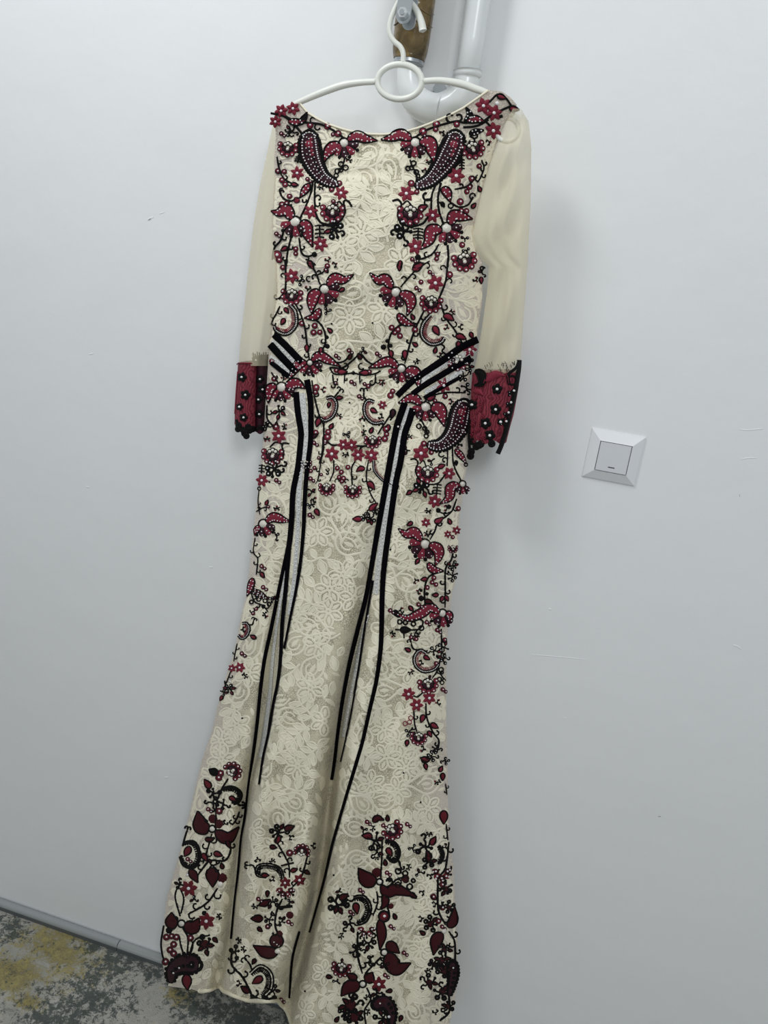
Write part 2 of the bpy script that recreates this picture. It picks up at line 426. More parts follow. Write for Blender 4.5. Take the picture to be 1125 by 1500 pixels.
def FL(x, y, r, n=6, rot=None):
    rot = rot if rot is not None else (x*.37+y*.11) % 1.0
    for k in range(n):
        a = rot+2*math.pi*k/n; c, s = math.cos(a), math.sin(a)
        L([(x+c*r*.12, y+s*r*.12), (x+c*r*.5, y+s*r*.5), (x+c*r, y+s*r)], r*.62, 'crimson', beads=False, out=False, prof=[.35, .7, .95, 1, .7, .35, .05])
        S([(x+c*r*.2, y+s*r*.2), (x+c*r*.75, y+s*r*.75)], 5, 'plum', base=.0024, lift=.0004)
    BD(x, y, max(7, r*.2))
def CLU(x, y, ang, r, n=4, spread=120, m='plum'):
    for k in range(n):
        a = math.radians(ang+spread*(k/(n-1)-.5)); c, s = math.cos(a), math.sin(a)
        L([(x+c*r*.28, y+s*r*.28), (x+c*r*.65, y+s*r*.65), (x+c*r*1.02, y+s*r*1.02)], r*.52, 'crimson' if k % 2 else m, beads=False, out=False, prof=[.4, .7, .95, 1, .95, .8, .3])
        BD(x+c*r*.62, y+s*r*.62, 5.5); BD(x+c*r*.88+s*r*.1, y+s*r*.88-c*r*.1, 5); 
        if k < n-1:
            a2 = a+math.radians(spread/(n-1)/2); DT(x+math.cos(a2)*r*1.02, y+math.sin(a2)*r*1.02, r*.14, 'black_cord')
            S([(x+math.cos(a2)*r*.4, y+math.sin(a2)*r*.4), (x+math.cos(a2)*r*.95, y+math.sin(a2)*r*.95)], 6)
def FAN(x, y, ang, r):
    for k in range(7):
        a = math.radians(ang-105+35*k); c, s = math.cos(a), math.sin(a)
        DT(x+c*r*.72, y+s*r*.72, r*.24, 'crimson'); RI(x+c*r*.72, y+s*r*.72, r*.22, 4.5, 'plum'); BD(x+c*r*.78, y+s*r*.78, r*.075)
    for k in range(3):
        a = math.radians(ang-60+60*k); DT(x+math.cos(a)*r*.36, y+math.sin(a)*r*.36, r*.24, 'plum')
    a0 = math.radians(ang+180)
    for k in (-1, 0, 1):
        a = a0+k*.9; px_, py_ = x+math.cos(a)*r*.30, y+math.sin(a)*r*.30
        DT(px_, py_, r*.22, 'black_cord'); DT(px_, py_, r*.13, 'pearl', lift=.003, base=.0022)
    S([(x+math.cos(math.radians(ang+d))*r*.52, y+math.sin(math.radians(ang+d))*r*.52) for d in (-110, -60, 0, 60, 110)], 7)
    DT(x+math.cos(math.radians(ang))*r*.2, y+math.sin(math.radians(ang))*r*.2, r*.14, 'pearl', lift=.003, base=.0022)
def CUL(x, y, a, r, h=1, w=7):
    """hooked curl growing from (x,y) in direction a (deg)"""
    a = math.radians(a); P = []
    for k in range(8):
        t = k/7; th = a+h*t*4.0; rr = r*(1-.45*t)
        P.append((x+math.cos(a)*r*.9+rr*math.cos(th+math.pi)*.9, y+math.sin(a)*r*.9+rr*math.sin(th+math.pi)*.9))
    S([(x, y)]+P[1:], w, taper=(.8, 1)); DT(P[-1][0], P[-1][1], w*.95, 'black_cord')
def VN(P, n=3, r=20, w=9, reds=0, seed=0):
    """vine: black stem with alternate curls and, optionally, red berries"""
    S(P, w, taper=(.8, .6)); rng = random.Random(int(P[0][0]*7+P[0][1]*3+seed))
    C = crom(np.array(P, float), 4.); T = np.gradient(C, axis=0)
    for k in range(n):
        i = int((k+.7)/(n+.4)*(len(C)-1)); a = math.degrees(math.atan2(T[i][1], T[i][0])); sg = 1 if k % 2 else -1
        CUL(C[i][0], C[i][1], a+sg*rng.uniform(55, 85), r*rng.uniform(.8, 1.15), sg, w*.8)
    for k in range(reds):
        i = int((k+.45)/(reds+.2)*(len(C)-1)); a = math.atan2(T[i][1], T[i][0])+(1 if k % 2 else -1)*1.4
        RG(C[i][0]+math.cos(a)*r*1.1, C[i][1]+math.sin(a)*r*1.1, r*.8)
def LP(x, y, r, n=5, m='black_cord', beads=True):
    """irregular corded sprig: rings, hooks and tiny buds on short stalks"""
    rng = random.Random(int(x*3+y)); a = rng.random()*6; low = ZY > 1000
    for k in range(n):
        a += 2*math.pi/n*rng.uniform(.75, 1.25); q = r*rng.uniform(.5, .9); cx, cy = x+math.cos(a)*q, y+math.sin(a)*q
        j = a+rng.uniform(-.5, .5); S([(x, y), (x+math.cos(j)*q*.5, y+math.sin(j)*q*.5), (cx, cy)], max(7, r*.15))
        kind = rng.choice((0, 0, 1, 2, 3))
        if kind == 0: RI(cx, cy, r*.2, max(7, r*.17)); (BD(cx, cy, r*.09) if beads and not low else None)
        elif kind == 1: CUL(cx, cy, math.degrees(a), r*.34, rng.choice((-1, 1)), max(7, r*.15))
        elif kind == 2: BUD(cx, cy, math.degrees(a), r*.62, 'maroon' if low else 'crimson')
        else: DT(cx, cy, r*.2, 'black_cord')
def COMB(P, n=4, w=24):
    S(P, 8); C = crom(np.array(P, float), 3.); T = np.gradient(C, axis=0)
    for k in range(n):
        i = int((k+.5)/n*(len(C)-1)); t = T[i]/np.linalg.norm(T[i]); nn = np.array([-t[1], t[0]])
        S([C[i]-nn*w, C[i]-t*4, C[i]+nn*w], 7); DT(*(C[i]+nn*w), 6, 'black_cord'); DT(*(C[i]-nn*w), 6, 'black_cord')
def HOOK(P, w, tail=None, inner=None, beads=True):
    """hook-shaped paisley: double outline, radiating red ticks, dots"""
    C = crom(np.array(P, float), 4.); T = np.gradient(C, axis=0); T /= np.linalg.norm(T, axis=1)[:, None]; N = np.stack([-T[:, 1], T[:, 0]], 1)
    S(P, 9); ctr = C.mean(0)
    sg = np.sign(((ctr-C)*N).sum(1)); sg[sg == 0] = 1
    sgn = 1 if sg.sum() > 0 else -1
    n = len(C); tp = np.interp(np.linspace(0, 1, n), [0, .2, .8, 1], [.5, 1, 1, .5])
    for i in range(2, n-1, 3):
        S([C[i]+sgn*N[i]*w*.10, C[i]+sgn*N[i]*w*.55*tp[i]], 6, 'crimson' if beads else 'black_cord')
        if beads: BD(*(C[i]-sgn*N[i]*w*.12), 4.2, base=.0014)
    S([C[i]-sgn*N[i]*w*.34 for i in range(0, n, 3)], 8)
    if tail: S(tail, 9, taper=(1, .5)); CUL(tail[-1][0], tail[-1][1], math.degrees(math.atan2(tail[-1][1]-tail[-2][1], tail[-1][0]-tail[-2][0]))+50, w*.45, 1, 7); CUL(tail[-1][0], tail[-1][1], math.degrees(math.atan2(tail[-1][1]-tail[-2][1], tail[-1][0]-tail[-2][0]))-50, w*.45, -1, 7)
    if inner: BUD(*inner)
def PAIS(P, w, beads=True, core='crimson', prof=None):
    """large beaded paisley"""
    pr = prof or [.62, .92, 1, .78, .55, .40, .16]
    L(P, w, 'plum', beads=False, out=True, prof=pr)
    C = crom(np.array(P, float), 3.); n = len(C); T = np.gradient(C, axis=0); T /= np.linalg.norm(T, axis=1)[:, None]; N = np.stack([-T[:, 1], T[:, 0]], 1)
    wd = w*np.interp(np.linspace(0, 1, n), [0, .12, .32, .55, .78, .92, 1], pr)
    s = np.cumsum(np.r_[0, np.linalg.norm(np.diff(C, axis=0), axis=1)])
    for q in np.arange(4, s[-1], 17.):
        i = min(int(np.searchsorted(s, q)), n-1)
        for sg in (-1, 1):
            DT(*(C[i]+sg*N[i]*wd[i]*.56), 12, 'black_cord', base=.001)
            if beads: BD(*(C[i]+sg*N[i]*wd[i]*.36), 5.4); (BD(*(C[i]+sg*N[i]*wd[i]*.16), 4.4) if int(q) % 2 else None)
    for q in np.arange(30, s[-1]*.75, 26.):
        i = min(int(np.searchsorted(s, q)), n-1); DT(*(C[i]+N[i]*wd[i]*(.1 if int(q) % 2 else -.1)), 12, core if q < s[-1]*.35 else 'black_cord', base=.0022)
        if beads: BD(*C[i], 5)
    i = int(n*.16); DT(*C[i], w*.2, core, base=.0024); RI(*C[i], w*.2, 8); BD(*C[i], 6)
    h = [C[0]-T[0]*w*.02+N[0]*wd[0]*.5*a-T[0]*w*.16*(1-a*a) for a in (-1, -.5, 0, .5, 1)]
    S(h, 13)
    if beads:
        for p in h: BD(p[0]+T[0][0]*14, p[1]+T[0][1]*14, 5)
def PF(x, y, r, leaves, clu=None, m='crimson', beads=True):
    if clu: CLU(x, y, *clu)
    for P, w in leaves: L(P, w, m, beads=beads)
    PE(x, y, r)

# ------------------------------------------------------------------ velvet ribbons and bead strips (photo pixels)
Z(0, 0, 1)
def ribbon(P, w0, w1):
    C = crom(np.array(P, float), 4.); n = len(C)
    strip(C, np.linspace(w0, w1, n), (-.5, -.42, .42, .5), (0, .0010, .0010, 0), 'black_velvet', base=.0021)
    b = BAG.d.pop('black_velvet'); link('velvet_ribbon', b[0], b[1], 'black_velvet', DRESS)
def bstrip(P, w0, w1, gap=6., r=1.1):
    C = crom(np.array(P, float), 3.); n = len(C)
    strip(C, np.linspace(w0, w1, n), (-.5, .5), (0, 0), 'silver_strip', base=.0018)
    s = np.cumsum(np.r_[0, np.linalg.norm(np.diff(C, axis=0), axis=1)])
    rng = random.Random(int(P[0][0]))
    for q in np.arange(2, s[-1], gap):
        i = min(int(np.searchsorted(s, q)), n-1); DT(C[i][0]+rng.uniform(-1, 1), C[i][1], r, 'bead', lift=.0012, base=.0019)
    done('bead_strip')
ribbon([(402,490),(418,505),(443,531)], 10, 10)
ribbon([(396,504),(414,524),(434,545)], 11, 10)
ribbon([(397,531),(410,541),(424,552)], 6, 8)
bstrip([(399,499),(416,514),(440,539)], 6, 6); bstrip([(396,522),(412,534),(428,551)], 6, 6)
ribbon([(434,574),(437,605),(441,630),(441,645),(437,684),(430,720),(428,756),(425,791),(421,815)], 9, 8)
ribbon([(450,556),(455,585),(456,620),(455,650),(450,690),(447,730),(445,775),(441,820),(435,860),(426,904),(417,950)], 9, 3)
ribbon([(424,795),(416,830),(409,862),(397,920),(387,967),(381,1011),(376.5,1056),(371,1100),(364,1149),(358.7,1197),(353,1229),(349,1277),(344,1317),(338.7,1375)], 6, 3.5)
ribbon([(424,800),(421,840),(418.5,870),(414,913),(412,958),(407.6,999),(401,1031),(394,1073),(386,1109),(380,1149)], 7, 2.5)
bstrip([(443,576),(447,620),(448,660),(441,690),(438,730),(437,770),(434,820),(430,860),(424,900)], 9, 5)
bstrip([(419,835),(413,870),(405,920),(399,970),(395,1020),(390,1060),(383,1110)], 3, 8, 8)
ribbon([(700,497),(675,509),(645,530),(614,551),(600,562),(582,580)], 11, 9)
ribbon([(690,524),(660,541),(640,553),(619,566),(604,577)], 10, 8)
ribbon([(675,552),(650,566),(621,583)], 5, 6)
bstrip([(694,512),(664,527),(640,541),(612,562)], 8, 7); bstrip([(680,541),(655,556),(622,575)], 7, 6)
ribbon([(593,590),(586,610),(581,626),(575,657),(570,684),(562,729),(554,773),(546.4,818),(537,871),(525,918),(513,967),(503.5,1016),(496,1065),(490,1115),(486,1142)], 10, 6)
ribbon([(605,598),(599,618),(593,636),(587,675),(581,702),(574,747),(568,791),(562.5,836),(560,875),(559,918),(557,954),(551,997),(542,1036),(531,1085),(524,1110),(513,1148),(500,1193),(487,1239),(476,1287),(465,1327),(454,1366)], 10, 2.5)
ribbon([(547,850),(544.5,865),(536,913),(528,967),(520,1016),(511,1065),(499.6,1116)], 3.5, 1.5)
ribbon([(438,1364),(429,1397),(425.5,1425),(424,1462)], 3, 3.5)
bstrip([(599,595),(590,625),(583,660),(576,700),(567,745),(560,790),(554,835),(551,870)], 7, 8)
bstrip([(540,900),(529,940),(520,990),(512,1030),(503,1080)], 4, 6, 8)

# ------------------------------------------------------------------ embroidered motifs, traced region by region
# -- bodice, side of the far shoulder
Z(340, 130, 4.327)
PF(710, 345, 30, [([(735,325),(790,300),(850,318),(920,330)], 66), ([(690,360),(640,370),(605,410),(585,462)], 74)], (68, 92)); done('embroidered_flower')
for p in ((720,500,16), (690,478,15), (668,522,15), (690,515,12), (660,550,13)): RI(*p)
S([(715,440),(700,490),(670,540)], 8); done('loop_sprig')
FL(388,125,44); done('star_flower'); FL(312,140,44); done('star_flower'); FL(275,208,42); done('star_flower')
S([(245,155),(330,175),(400,235),(440,280)], 10); S([(340,175),(400,205),(470,215),(560,225),(640,262),(705,310)], 10)
CUL(520,222,-100,28,1); CUL(540,222,80,26,-1); RG(605,238,24); RG(672,285,24); RG(640,290,14); RG(495,232,22)
L([(430,225),(458,185),(478,148)], 36, 'black_cord', False); L([(360,205),(415,212),(470,200)], 44)
CUL(360,240,120,24,1); CUL(390,265,110,26,-1); LP(375,270,38,4); done('shoulder_vine')
PAIS([(492,285),(490,350),(500,425),(535,505),(580,565),(645,600),(672,598)], 128); done('beaded_paisley')
FAN(355,368,95,72); done('fan_flower')
VN([(285,430),(298,500),(330,570),(405,612)], 4, 17, 8); RG(292,522,20); RG(332,525,18); RG(318,580,20); RG(338,608,20); BUD(400,608,10,40); done('berry_vine')
FL(415,535,46); done('star_flower')
COMB([(425,430),(415,470)], 3, 18); done('comb_sprig')
S([(515,580),(500,660),(470,740),(430,825)], 9); S([(527,590),(524,680),(530,780),(560,845),(620,870),(690,858)], 9)
L([(492,605),(462,645),(432,690)], 46); VN([(430,690),(370,712),(322,690),(302,640),(325,630)], 2, 18, 9); CUL(525,690,10,24,1); CUL(528,720,30,22,-1); CUL(470,700,150,18,1)
RG(365,682,18); RG(410,706,22, bead=False); done('paisley_stem')
RG(318,735,22); RG(348,728,20); done('berries')
FL(500,780,48); done('star_flower'); FL(692,662,48); RG(680,600,20); RG(632,640,18); done('star_flower')
FAN(638,772,92,86); S([(760,748),(735,712),(708,715),(716,780),(690,832),(640,862),(570,850),(535,815)], 10); S([(655,735),(680,715),(700,740)], 8); done('fan_flower')
LP(650,895,66,7); done('loop_cluster')
COMB([(555,860),(556,955)], 4, 26); FL(562,985,50); done('star_flower')
PF(400,845,34, [([(382,825),(345,768),(295,785),(248,775)], 76), ([(432,855),(470,865),(482,925),(512,1002)], 72)], (105, 92)); done('embroidered_flower')
VN([(330,890),(308,960),(268,1010),(255,1085)], 3, 20); BUD(330,1015,150,46); RG(285,1055,34); RG(300,1085,22); VN([(375,940),(352,1040),(345,1125)], 2, 18); VN([(425,945),(442,1040),(480,1062),(520,1050)], 2, 20); DT(522,1050,18,'black_cord'); RG(405,1015,18); RG(405,1045,16); BUD(500,1110,40,50,'plum'); done('berry_vine')
# -- bodice, side of the near shoulder
Z(540, 130, 4.327)
PF(295, 342, 32, [([(270,322),(205,290),(145,310),(80,322)], 70), ([(325,338),(385,340),(402,395),(415,467)], 84)], (112, 92)); done('embroidered_flower')
for p in ((250,505,14), (285,472,15), (272,500,13), (302,528,14), (312,552,12)): RI(*p)
S([(262,450),(275,490),(305,545),(300,590)], 8); done('loop_sprig')
S([(300,305),(360,265),(450,232),(560,205),(605,215),(720,212)], 10); RG(430,225,26); RG(345,272,28); RG(425,258,18); RG(355,300,16); RG(558,225,22)
CUL(530,212,-110,36,1,10); CUL(560,205,-70,30,-1,9); L([(612,215),(642,170),(618,118)], 40, 'black_cord'); L([(625,200),(680,192),(735,208)], 50); done('neckline_vine')
FL(728,108,54); done('star_flower'); FL(795,152,54); done('star_flower'); FL(790,265,56); done('star_flower')
S([(765,85),(820,35),(870,60),(905,108)], 9); S([(720,212),(785,165),(850,132),(905,108)], 10); BUD(925,128,10,60); BUD(845,52,20,56); BD(815,92,13); S([(735,200),(770,235)], 9); S([(820,180),(850,172)], 14); done('shoulder_vine')
S([(600,245),(660,240),(705,228),(760,195)], 10); L([(640,285),(690,270),(730,262)], 36, 'black_cord'); VN([(640,300),(670,320),(665,360)], 2, 22, 9); done('leaf_sprig')
FAN(660,372,75,84); done('fan_flower')
PAIS([(552,285),(542,345),(505,430),(455,505),(390,578),(318,612),(295,610)], 134); done('beaded_paisley')
COMB([(590,445),(590,515)], 4, 14); done('comb_sprig')
FL(555,552,56); done('star_flower')
VN([(715,450),(730,500),(712,555),(690,595)], 4, 17, 8); RG(700,490,18); done('edge_vine')
VN([(545,638),(620,620),(660,582),(690,545)], 3, 18, 9); RG(652,570,22); RG(638,622,20); RG(622,652,18); done('berry_vine')
S([(430,600),(402,670),(396,765)], 9); S([(458,595),(440,690),(446,775),(475,860)], 10); L([(462,635),(495,655),(517,718)], 58); S([(515,718),(572,750),(630,735),(662,685)], 9); CUL(650,700,-60,26,1)
RG(580,716,24); RI(520,742,15); RG(585,775,22); RG(618,775,20); CUL(398,690,200,36,1,10); CUL(398,715,160,30,-1,9); S([(445,720),(480,735)], 10); BUD(470,735,60,34,'black_cord'); done('paisley_stem')
FL(405,802,50); done('star_flower'); FL(240,665,54); RG(270,600,24); RG(305,655,18); done('star_flower')
FAN(265,782,92,92); S([(150,712),(188,704),(208,738),(185,790),(200,842),(260,872),(340,855),(378,808)], 10); S([(215,735),(245,712),(275,745)], 8); BUD(345,752,-20,60); done('fan_flower')
LP(222,900,70,7); done('loop_cluster')
COMB([(315,880),(312,960)], 4, 28); FL(298,1000,54); done('star_flower')
PF(495,885,34, [([(515,860),(540,805),(600,812),(657,825)], 74), ([(462,895),(400,900),(380,965),(332,1018)], 82)], (55, 95)); done('embroidered_flower')
VN([(445,985),(400,1050),(320,1082),(308,1062)], 3, 22); DT(312,1068,20,'black_cord'); S([(500,990),(505,1060),(500,1130)], 10); RG(435,1050,18); RG(430,1078,16); BUD(200,1112,90,42); BUD(310,1120,160,60); RG(592,990,20); done('berry_vine')
FAN(605,1080,80,88); done('fan_flower')
# -- midriff, far side
Z(340, 380, 4.6875)
PF(635,205,32, [([(660,180),(705,130),(770,140),(835,103)], 72), ([(608,225),(565,245),(548,310),(550,372)], 82)], (45, 105)); L([(604,340),(570,392),(498,402)], 54); done('embroidered_flower')
VN([(605,172),(572,85),(520,10)], 2, 24); BUD(545,40,60,60); VN([(570,112),(622,90),(662,48)], 2, 17, 8); RG(655,45,20); RG(645,72,18); CUL(540,150,-120,26,1); done('berry_vine')
S([(500,402),(580,420),(630,480),(642,570),(610,640)], 10); RG(568,455,22); RG(560,502,22); RG(603,500,20); DT(652,535,15,'black_cord'); DT(655,597,18,'black_cord'); BUD(612,630,90,50); CUL(642,560,180,20,1); done('berry_vine')
S([(365,0),(370,150),(360,225),(322,272)], 10); RG(350,55,20); CUL(368,110,180,20,-1); CUL(322,262,200,22,1); done('stem'); FL(410,115,54); done('star_flower'); LP(470,145,36,4); done('loop_sprig')
FAN(412,240,95,84); done('fan_flower')
VN([(430,300),(470,370),(500,470),(517,600),(532,690)], 6, 22, 9); BUD(515,612,90,50); RG(480,440,22); done('curl_vine')
HOOK([(390,310),(430,365),(432,450),(375,505),(312,485),(300,455)], 50, None, (350,428,120,48)); done('hook_paisley')
VN([(330,320),(300,380),(262,450)], 3, 22, 8); S([(300,490),(290,530)], 8); done('edge_vine')
PF(535,710,20, [([(550,692),(600,662),(660,690),(745,735)], 66), ([(512,708),(455,722),(412,790),(395,820)], 66)], (75, 88)); done('waist_flower')
S([(640,672),(700,705),(765,700),(812,655)], 9); S([(670,742),(760,742),(830,692),(880,650),(930,700),(1000,735)], 9); CUL(770,712,80,30,1); CUL(895,712,100,30,-1); BUD(812,665,-60,44,'maroon'); BUD(875,665,-120,44,'maroon'); RG(715,762,18); RG(942,772,18); done('waist_garland'); BUD(760,772,0,64); done('bud'); BUD(905,778,180,64); done('bud')
S([(670,745),(700,785),(760,790),(832,780),(900,795),(980,785),(1020,765)], 8); DT(833,780,14,'black_cord'); VN([(690,790),(700,850),(730,860)], 2, 20, 8); VN([(775,785),(770,850)], 1, 14, 7); VN([(875,790),(878,855)], 1, 14, 7); VN([(985,790),(980,850),(940,870)], 2, 22, 8); RG(710,850,16); RG(935,870,18); RG(910,855,14); done('waist_garland')
PF(340,880,34, [([(308,872),(262,890),(250,985)], 66), ([(372,875),(440,850),(505,885)], 76)], (75, 92)); done('waist_flower')
VN([(270,775),(315,845)], 1, 16, 8); RG(275,700,20); RG(290,820,20); done('edge_sprig')
HOOK([(650,960),(690,955),(712,1000),(690,1070),(642,1100),(608,1082)], 44, [(690,960),(715,930),(735,905)], (665,1000,100,36)); done('hook_paisley')
HOOK([(975,985),(935,975),(914,1015),(925,1075),(975,1118),(1045,1108)], 44, [(930,975),(905,940),(905,910)], (975,1040,30,50)); done('hook_paisley')
LP(330,1040,52,5); done('loop_cluster')
VN([(240,1000),(242,1090),(290,1145),(310,1105)], 3, 22); LP(245,1140,40,4); FL(322,1212,54); RG(302,1150,26); done('star_flower')
FAN(280,1335,92,86); S([(395,1265),(350,1262),(345,1290),(355,1340),(320,1390)], 9); S([(260,1290),(300,1255),(350,1270)], 8); done('fan_flower')
VN([(548,830),(572,970),(602,1080),(632,1140)], 2, 20, 9); RG(578,880,26); RG(572,912,20); BUD(590,1120,110,60); done('curl_vine')
S([(630,1120),(628,1300),(600,1400)], 9); RG(660,1185,22); RG(655,1220,26); RG(640,1250,22); RG(575,1190,22); BUD(570,1210,-30,44,'plum'); done('berry_vine')
for q in ((686,1335,54), (765,1272,44), (822,1275,44), (866,1342,50), (956,1345,52)): FL(*q); done('star_flower')
S([(640,1242),(690,1275),(745,1270)], 9); done('stem'); S([(820,1280),(900,1282),(935,1280)], 9); S([(870,1330),(885,1292),(905,1282)], 9); S([(690,1340),(690,1290)], 9); VN([(1000,1200),(1045,1130),(1105,1040)], 2, 18, 9); done('garland_vine')
FAN(965,1240,92,66); done('fan_flower')
RG(1048,1232,24); RG(1060,1200,20); BUD(1070,1160,100,50); done('berries')
# -- midriff, near side
Z(540, 380, 4.6875)
PF(187,225,33, [([(160,195),(115,135),(65,142),(8,93)], 72), ([(215,232),(278,262),(288,318),(264,385)], 82)], (128, 105)); L([(202,375),(245,425),(318,452)], 58); done('embroidered_flower')
VN([(220,190),(280,120),(340,60),(420,10)], 4, 28); BUD(340,52,-30,80); BUD(212,52,90,54); done('berry_vine')
S([(335,440),(222,450),(155,510),(135,600),(160,650)], 10); RG(200,482,24); RG(215,525,22); RG(180,502,20); RG(158,468,22); DT(102,602,20,'black_cord'); DT(150,592,16,'black_cord'); DT(128,560,14,'black_cord'); BUD(155,650,80,50); RG(318,482,24); done('berry_vine')
S([(545,0),(528,150),(482,270)], 10); RG(555,105,26); CUL(535,150,0,24,1); CUL(530,60,180,24,-1); RG(360,155,18); done('stem'); FL(458,162,60); done('star_flower')
FAN(430,290,98,88); done('fan_flower')
VN([(382,350),(332,450),(290,560),(248,715)], 6, 24, 10); BUD(250,655,90,60); done('curl_vine')
VN([(488,290),(530,400),(600,500),(655,595)], 5, 26, 9); L([(515,385),(550,395),(585,420)], 46, beads=False); L([(600,525),(632,530),(668,545)], 42, beads=False); BUD(618,590,80,54); done('leaf_vine')
HOOK([(430,385),(382,445),(372,520),(425,572),(488,565),(515,530)], 52, [(485,575),(520,600),(505,630),(540,655)], (465,490,60,70)); done('hook_paisley')
LP(778,85,30,3); BUD(772,145,90,44); RI(778,60,12); done('armhole_sprig')
PF(225,750,28, [([(200,738),(140,700),(65,722),(0,745)], 66), ([(255,760),(320,780),(348,885)], 78)], (105, 92)); done('waist_flower')
FAN(612,690,125,84); done('fan_flower'); FL(692,618,54); done('star_flower'); RG(560,720,22); LP(690,735,40,5); done('edge_loops'); LP(650,800,44,5); done('edge_loops'); LP(672,885,44,5); done('edge_loops')
FL(515,865,54); done('star_flower')
VN([(380,985),(420,945),(520,915),(665,915)], 3, 24, 9); BUD(430,950,-20,60); RG(525,940,20); RG(455,970,16); done('waist_vine')
PF(390,1015,34, [([(360,990),(300,952),(205,985)], 66), ([(428,1025),(485,1030),(520,1145)], 92)], (110, 92)); done('waist_flower')
for p in ((345,1145,16), (385,1160,14), (400,1185,14), (395,1212,14)): RI(*p)
S([(360,1100),(385,1150),(405,1200)], 8); done('loop_sprig')
PAIS([(662,985),(635,1055),(612,1145),(560,1230),(485,1278),(400,1272)], 138); done('beaded_paisley')
FL(360,1330,60); RG(378,1265,22); RG(430,1325,18); done('star_flower')
RG(150,935,24); RG(165,905,20); BUD(165,1060,100,60,'plum'); RG(200,1150,28); RG(120,1165,26); FL(95,1000,34); done('berries')
# -- hip
Z(340, 640, 5.625)
LP(350,262,78,8); done('loop_cluster'); COMB([(248,225),(242,300)], 3, 22); FL(248,358,54); done('star_flower')
RI(225,425,14); VN([(222,440),(215,540),(230,640)], 1, 16, 6); VN([(200,615),(240,590),(285,575)], 2, 18, 8); BUD(288,540,-70,44); RG(300,575,14); done('edge_vine')
PF(258,718,36, [([(285,700),(340,662),(420,682),(480,695)], 80), ([(232,735),(205,765),(188,810)], 50)], (80, 100)); done('embroidered_flower')
VN([(190,830),(178,950),(212,1005),(200,1135)], 5, 24, 8); done('edge_vine')
L([(172,1165),(152,1240),(125,1312)], 56); S([(165,1180),(185,1255),(270,1322),(352,1332)], 9); L([(175,1260),(230,1285),(290,1320)], 34, 'maroon'); LP(345,1335,28,3); done('edge_leaf')
S([(838,190),(835,290),(805,365)], 9); FAN(780,415,92,76); done('fan_flower'); S([(1015,200),(985,260),(990,395)], 9); FAN(995,432,92,82); done('fan_flower')
for q in ((868,258,22), (955,250,22), (900,290,22), (882,332,20), (918,342,24), (905,365,20)): RG(*q)
VN([(770,265),(800,300)], 2, 16, 8); CUL(850,372,-30,24,1); CUL(960,362,170,22,-1); done('berries')
FAN(612,215,90,52); done('fan_flower'); VN([(750,0),(742,120),(712,330),(690,385)], 5, 18, 8, 3); RG(680,255,18); RG(650,280,18); done('berry_vine')
LP(655,450,42,4); done('loop_sprig'); LP(652,560,40,5); BUD(702,622,60,62); done('bud_sprig')
BUD(1030,676,180,74); LP(1092,662,44,6); done('bud_sprig')
Z(510, 640, 5.625)
VN([(168,190),(150,330),(182,460),(240,560)], 4, 24, 9); L([(135,262),(100,262),(68,285)], 42, beads=False); L([(160,375),(190,395),(218,435)], 46, beads=False); CUL(70,320,150,26,1); done('leaf_vine')
HOOK([(215,195),(222,275),(280,345),(345,385)], 34, [(345,385),(370,400),(395,410)]); done('hook_paisley')
L([(178,605),(205,575),(245,545)], 44, beads=False); LP(185,672,56,6); LP(225,610,34,4); done('loop_cluster')
FAN(655,285,92,104); S([(512,185),(552,182),(575,215),(555,275),(585,345),(660,388),(740,380),(802,305)], 10); S([(590,220),(620,195),(640,240)], 8); BUD(770,240,-20,60); done('fan_flower')
LP(612,412,76,8); done('loop_cluster'); COMB([(735,385),(728,480)], 4, 32); FL(712,530,58); done('star_flower'); FL(830,300,54); done('star_flower')
S([(822,50),(815,240)], 9); S([(858,55),(868,225),(932,365)], 10); L([(880,105),(925,150),(972,220)], 50); RI(970,228,14); CUL(790,150,200,30,1,9); CUL(815,180,150,26,-1,9); BUD(890,215,90,40,'black_cord'); done('paisley_stem')
PF(942,388,26, [([(905,388),(845,420),(830,498),(755,552)], 88)], (105, 80)); done('embroidered_flower')
VN([(892,510),(860,600),(800,660),(740,695),(715,770),(675,845)], 4, 26, 11); DT(742,606,22,'black_cord'); DT(830,575,20,'black_cord'); S([(745,615),(800,632),(855,610)], 8); FL(640,705,42); done('curl_vine')
L([(712,700),(745,690),(782,662)], 46, beads=False); done('small_leaf'); FL(820,800,34); done('star_flower'); RG(905,590,24); done('berry'); FL(892,770,40); done('star_flower'); RG(860,825,18); done('berry')
PF(632,882,38, [([(602,852),(545,785),(480,800),(413,755)], 86), ([(668,885),(738,925),(742,990),(715,1062)], 94)], (128, 125)); L([(658,1040),(700,1092),(785,1102)], 62); done('embroidered_flower')
VN([(870,920),(850,1010),(802,1090),(800,1250),(798,1405)], 6, 24, 11); FAN(862,915,90,48); done('curl_vine'); LP(862,1060,46,6); done('edge_loops'); LP(862,1145,46,6); done('edge_loops')
S([(785,1105),(682,1140),(640,1200),(628,1300),(640,1410)], 11); RG(705,1160,22); RG(690,1198,20); RG(722,1215,20); BUD(622,1172,170,54); DT(600,1265,14,'black_cord'); DT(602,1330,25,'black_cord'); DT(650,1292,16,'black_cord'); RG(650,1240,22); BUD(668,1360,20,70,'maroon'); BUD(770,1335,120,50); BUD(812,1330,60,50); done('berry_vine')
